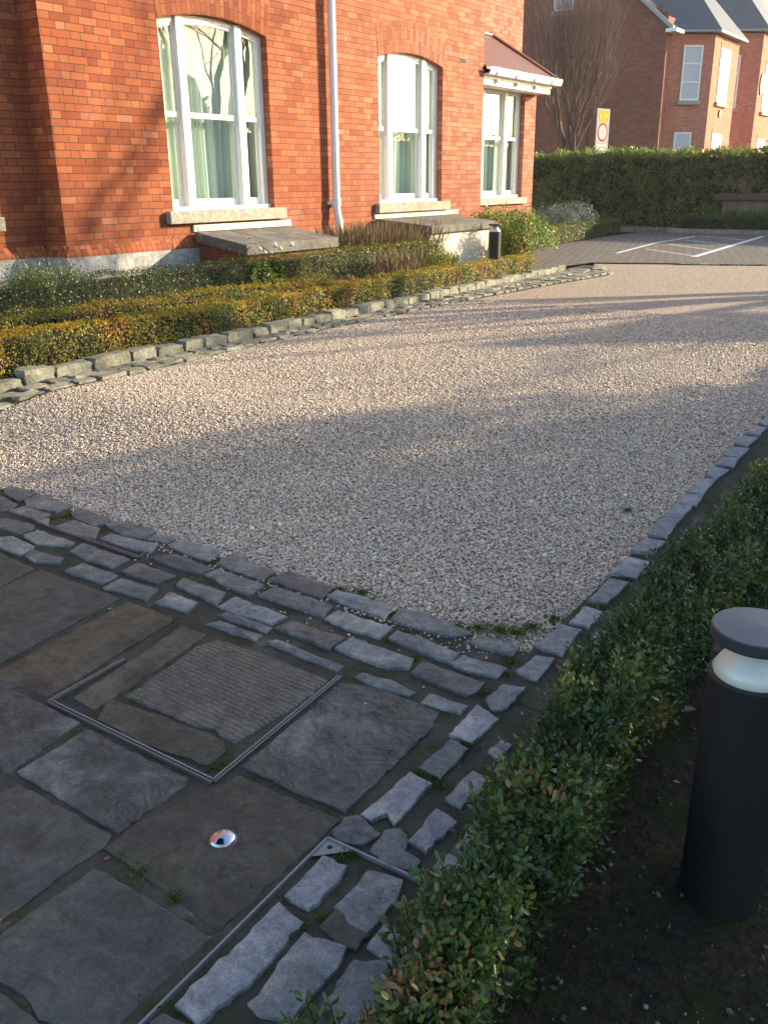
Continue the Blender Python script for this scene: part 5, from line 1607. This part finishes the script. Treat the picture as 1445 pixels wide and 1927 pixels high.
M_SG = NT('sign_grey').fin((.28, .31, .30), .85, spec=.05); M_SW = NT('sign_white').fin((.46, .46, .45), .85, spec=.05); M_SR = NT('sign_red').fin((.36, .02, .02), .85, spec=.05); M_SY = NT('sign_yellow').fin((.62, .29, .004), .85, spec=.05); M_SK = NT('sign_black').fin((.02, .02, .02), .5)
plate('panel', rrect(-.37, .37, -.74, .74, .03), 0, .012, M_SG, t)
yp = plate('yellow_plate', rrect(-.28, .28, .33, .68, .03), .012, .003, M_SY, t)
circ = lambda c, r, n=40: [(c[0] + r * math.cos(2 * math.pi * i / n), c[1] + r * math.sin(2 * math.pi * i / n)) for i in range(n)]
rd = plate('red_roundel', circ((0, .02), .285), .012, .003, M_SR, t)
plate('white_disc', circ((0, .02), .225), .0152, .002, M_SW, rd)
tp = plate('text_plate', rrect(-.27, .27, -.64, -.36, .015), .012, .003, M_SW, t)


def text(name, body, u, v, size, d, parent, xs=1.0):
    cu = bpy.data.curves.new(name, 'FONT'); cu.body = body; cu.size = size; cu.align_x = 'CENTER'; cu.align_y = 'CENTER'; cu.extrude = .0008; cu.offset = size * .018
    cu.materials.append(M_SK)
    o = bpy.data.objects.new(name, cu); sc.collection.objects.link(o); o.parent = parent
    o.location = sp(u, v, d) - Vector(parent_loc(parent)); o.rotation_euler = (math.pi / 2, 0, TH); o.scale = (xs, 1, 1)
    return o


text('speed_number', '30', 0, .05, .35, .0185, rd, .85)
text('speed_unit', 'km/h', 0, -.125, .085, .0185, rd)
text('zone_name', 'Crios Mall', 0, -.44, .125, .0165, tp, .85)
text('zone_words', 'SLOW ZONE', 0, -.56, .105, .0165, tp, .78)
for nm, polys in (('adult_figure', [circ((-.16, .59), .022, 10), [(-.185, .565), (-.135, .565), (-.14, .47), (-.115, .37), (-.135, .365), (-.16, .45), (-.195, .365), (-.215, .37), (-.18, .47)], [(-.14, .56), (-.095, .50), (-.105, .49), (-.15, .53)]]),
                  ('child_figure', [circ((.0, .52), .018, 10), [(-.018, .50), (.018, .50), (.012, .44), (.03, .37), (.015, .365), (0, .42), (-.03, .365), (-.04, .372), (-.012, .44)]]),
                  ('ball', [circ((-.03, .61), .018, 10)]), ('house_symbol', [[(.08, .54), (.15, .61), (.22, .54)], [(.10, .54), (.20, .54), (.20, .47), (.10, .47)]])):
    m = MB()
    for pp in polys: m.prism([sp(u, v, .0152) for u, v in pp], nx_ * .001)
    m.build(nm, M_SK, yp)
m = MB(); pq = sp(0, 0, -.035); m.tube([(pq.x, pq.y, .1), (pq.x, pq.y, 3.8)], .03, 12); m.build('post', M_SG, t)

# ------------------------------------------------------------------ the far house
fh = thing('far_brick_house', 'tall dark red brick house with slate roofs and sunlit bays, beyond the hedge', 'house', (-16, 44, .2))
FXX = -14.3; EZ = 7.35


def vwall(name, a, b, z0, z1, mat=M_BRICKFAR, parent=None):
    m = MB(); m.quad((a[0], a[1], z0), (b[0], b[1], z0), (b[0], b[1], z1), (a[0], a[1], z1)); return m.build(name, mat, parent or fh)


vwall('gable_wall', (-27, 40), (FXX, 40), 0, 8.0)
m = MB(); m.poly([(-27, 40, 8.0), (FXX, 40, 8.0), (-14.9, 40, 8.25), (-20.5, 40, 12.6)]); m.build('gable_wall', M_BRICKFAR, fh)
m = MB(); m.box(FXX - .35, FXX + .03, 39.93, 40.2, 0, EZ - .05); m.build('corner_pier', M_BRICKFAR, fh)
m = MB(); m.box(-17.9, -17.5, 39.9, 39.999, 0, 6.5); m.build('chimney_breast', M_BRICKFAR, fh)
M_FPANE = NT('far_pane').fin((.30, .36, .42), .12, spec=.8); M_BLIND = NT('blind').fin((.50, .52, .52), .6)


def fwin(a, b, z0, z1, label=None, blind=True, rails=2, arch=False):
    """window on a vertical plane from a to b (seen with b to the right)"""
    a = Vector((a[0], a[1], 0)); b = Vector((b[0], b[1], 0)); d = (b - a).normalized(); n = Vector((d.y, -d.x, 0)); L = (b - a).length
    def bx(m, u0, u1, za, zb, d0, d1):
        m.prism([a + d * u0 + n * d0 + Vector((0, 0, za)), a + d * u1 + n * d0 + Vector((0, 0, za)), a + d * u1 + n * d0 + Vector((0, 0, zb)), a + d * u0 + n * d0 + Vector((0, 0, zb))], n * (d1 - d0))
    f = MB(); w = .07
    bx(f, 0, w, z0, z1, .006, .035); bx(f, L - w, L, z0, z1, .006, .035); bx(f, w, L - w, z1 - w, z1, .006, .034); bx(f, w, L - w, z0, z0 + w, .006, .034)
    for k in range(rails):
        zz = z0 + (z1 - z0) * (k + 1) / (rails + 1); bx(f, w, L - w, zz - .03, zz + .03, .006, .033)
    fr = f.build('window', M_WHITE if not label else M_WHITE, fh)
    p = MB(); bx(p, w * .5, L - w * .5, z0 + w * .5, z1 - w * .5, .002, .012); p.build('pane', M_BLIND if blind else M_FPANE, fr)
    s_ = MB(); bx(s_, -.1, L + .1, z0 - .16, z0 - .002, .002, .12); s_.build('sill', M_SILL, fr)
    if arch:
        h_ = MB(); bx(h_, -.05, L + .05, z1 + .002, z1 + .2, .001, .02); h_.build('brick_arch', M_BRICKBAY, fr)


fwin((-19.4, 39.999), (-18.5, 39.999), 8.5, 9.9, blind=False, rails=1)
vwall('front_wall', (FXX, 40), (FXX, 70), 0, EZ + .5)


M_GUTTER = NT('grey_gutter').fin((.25, .27, .27), .5)


def fbay(y0, y1, y2, y3, z1, nm):
    """canted bay: (FXX,y0)->(-12.9,y1) -> (-12.9,y2) -> (FXX,y3)"""
    m = MB(); q = [(FXX, y0), (-12.9, y1), (-12.9, y2), (FXX, y3)]
    for p, r in zip(q[:-1], q[1:]): m.quad((p[0], p[1], 0), (r[0], r[1], 0), (r[0], r[1], z1), (p[0], p[1], z1))
    b = m.build('bay_wall', M_BRICKBAY, fh)
    e = .3; qq = [(FXX - .3, y0 - .45), (-12.9 + e, y1 - e * .7), (-12.9 + e, y2 + e * .7), (FXX - .3, y3 + .45)]
    m = MB(); m.prism([(x, y, z1 + .06) for x, y in qq], (0, 0, .08)); m.build('bay_eaves', M_GUTTER, fh)
    m = MB(); ap = (FXX - 1.6, (y1 + y2) / 2, z1 + 4.0)
    for p, r in zip(qq[:-1], qq[1:]): m.poly([(p[0], p[1], z1 + .141), (r[0], r[1], z1 + .141), ap])
    m.build('bay_roof', M_SLATE, fh)


fbay(40.55, 41.85, 45.4, 46.7, EZ - .1, 'a'); fbay(47.9, 49.25, 53, 54.4, EZ + .75, 'b')
f0, f1 = Vector((FXX, 40.55)), Vector((-12.9, 41.85))
fwin(f0.lerp(f1, .30), f0.lerp(f1, .74), 4.75, 6.85); fwin(f0.lerp(f1, .26), f0.lerp(f1, .66), 1.9, 3.52, rails=1)
f0, f1 = Vector((FXX, 47.9)), Vector((-12.9, 49.25))
fwin(f0.lerp(f1, .10), f0.lerp(f1, .45), 4.85, 7.15); fwin(f0.lerp(f1, .05), f0.lerp(f1, .40), 1.9, 3.4, rails=1)
for (ya, yb) in ((42.75, 44.15), (50.2, 51.6)):
    fwin((-12.9, ya), (-12.9, yb), 4.75, 6.85, blind=False, arch=True); fwin((-12.9, ya), (-12.9, yb), 1.9, 3.50, blind=False, rails=1, arch=True)
m = MB(); m.prism([(-12.897, 49.75 + .32 * math.cos(a * .2618), 5.95 + .50 * math.sin(a * .2618)) for a in range(24)], (.05, 0, 0)); pq = m.build('wall_plaque', NT('plaque_ring').fin((.05, .05, .055), .5), fh)
m = MB(); m.prism([(-12.845, 49.75 + .27 * math.cos(a * .2618), 5.95 + .43 * math.sin(a * .2618)) for a in range(24)], (.01, 0, 0)); m.build('plaque_face', NT('plaque_face').fin((.5, .5, .48), .5), pq)
m = MB(); m.prism([(-12.897, 43.45 + .14 * math.cos(a * .5236), 4.33 + .16 * math.sin(a * .5236)) for a in range(12)], (.06, 0, 0)); m.build('wall_boss', NT('boss').fin((.25, .10, .04), .6), fh)
# slate roofs of the far house
m = MB()
m.quad((FXX + .35, 39.6, EZ), (FXX + .35, 70, EZ + .0), (-20.5, 70, 12.9), (-20.5, 39.6, 12.9)); m.quad((-27.3, 70, 7.6), (-27.3, 39.6, 7.6), (-20.5, 39.6, 12.9), (-20.5, 70, 12.9)); m.build('roof', M_SLATE, fh)
m = MB(); m.prism([(FXX + .38, 39.56, EZ - .12), (FXX + .38, 39.56, EZ + .06), (-20.5, 39.56, 13.0), (-20.5, 39.56, 12.8)], (0, .12, 0)); m.build('barge_board', M_STEELD, fh)
m = MB(); m.box(FXX + .1, FXX + .55, 39.5, 40.4, EZ - .15, EZ - .02); m.build('gutter_end', M_WHITE, fh)
m = MB(); m.quad((FXX + .01, 46.0, EZ + .9), (FXX + .01, 75, EZ + .9), (-21, 75, 17.2), (-21, 46.0, 17.2)); m.build('roof', M_SLATE, fh)

# ------------------------------------------------------------------ thin haze volume added to stand in for lens glare
m = MB(); m.box(-60, 40, -20, 110, -1.2, 24)
hm = bpy.data.materials.new('haze'); hm.use_nodes = True; ht = hm.node_tree; ht.nodes.clear()
ho = ht.nodes.new('ShaderNodeOutputMaterial'); hv = ht.nodes.new('ShaderNodeVolumePrincipled')
hv.inputs['Density'].default_value = .0006; hv.inputs['Color'].default_value = (.93, .93, .95, 1); hv.inputs['Anisotropy'].default_value = .4
ht.links.new(hv.outputs[0], ho.inputs['Volume'])
o = m.build('haze', hm); tag(o, 'faint pale haze added in place of low-sun lens glare', 'haze', kind='stuff')
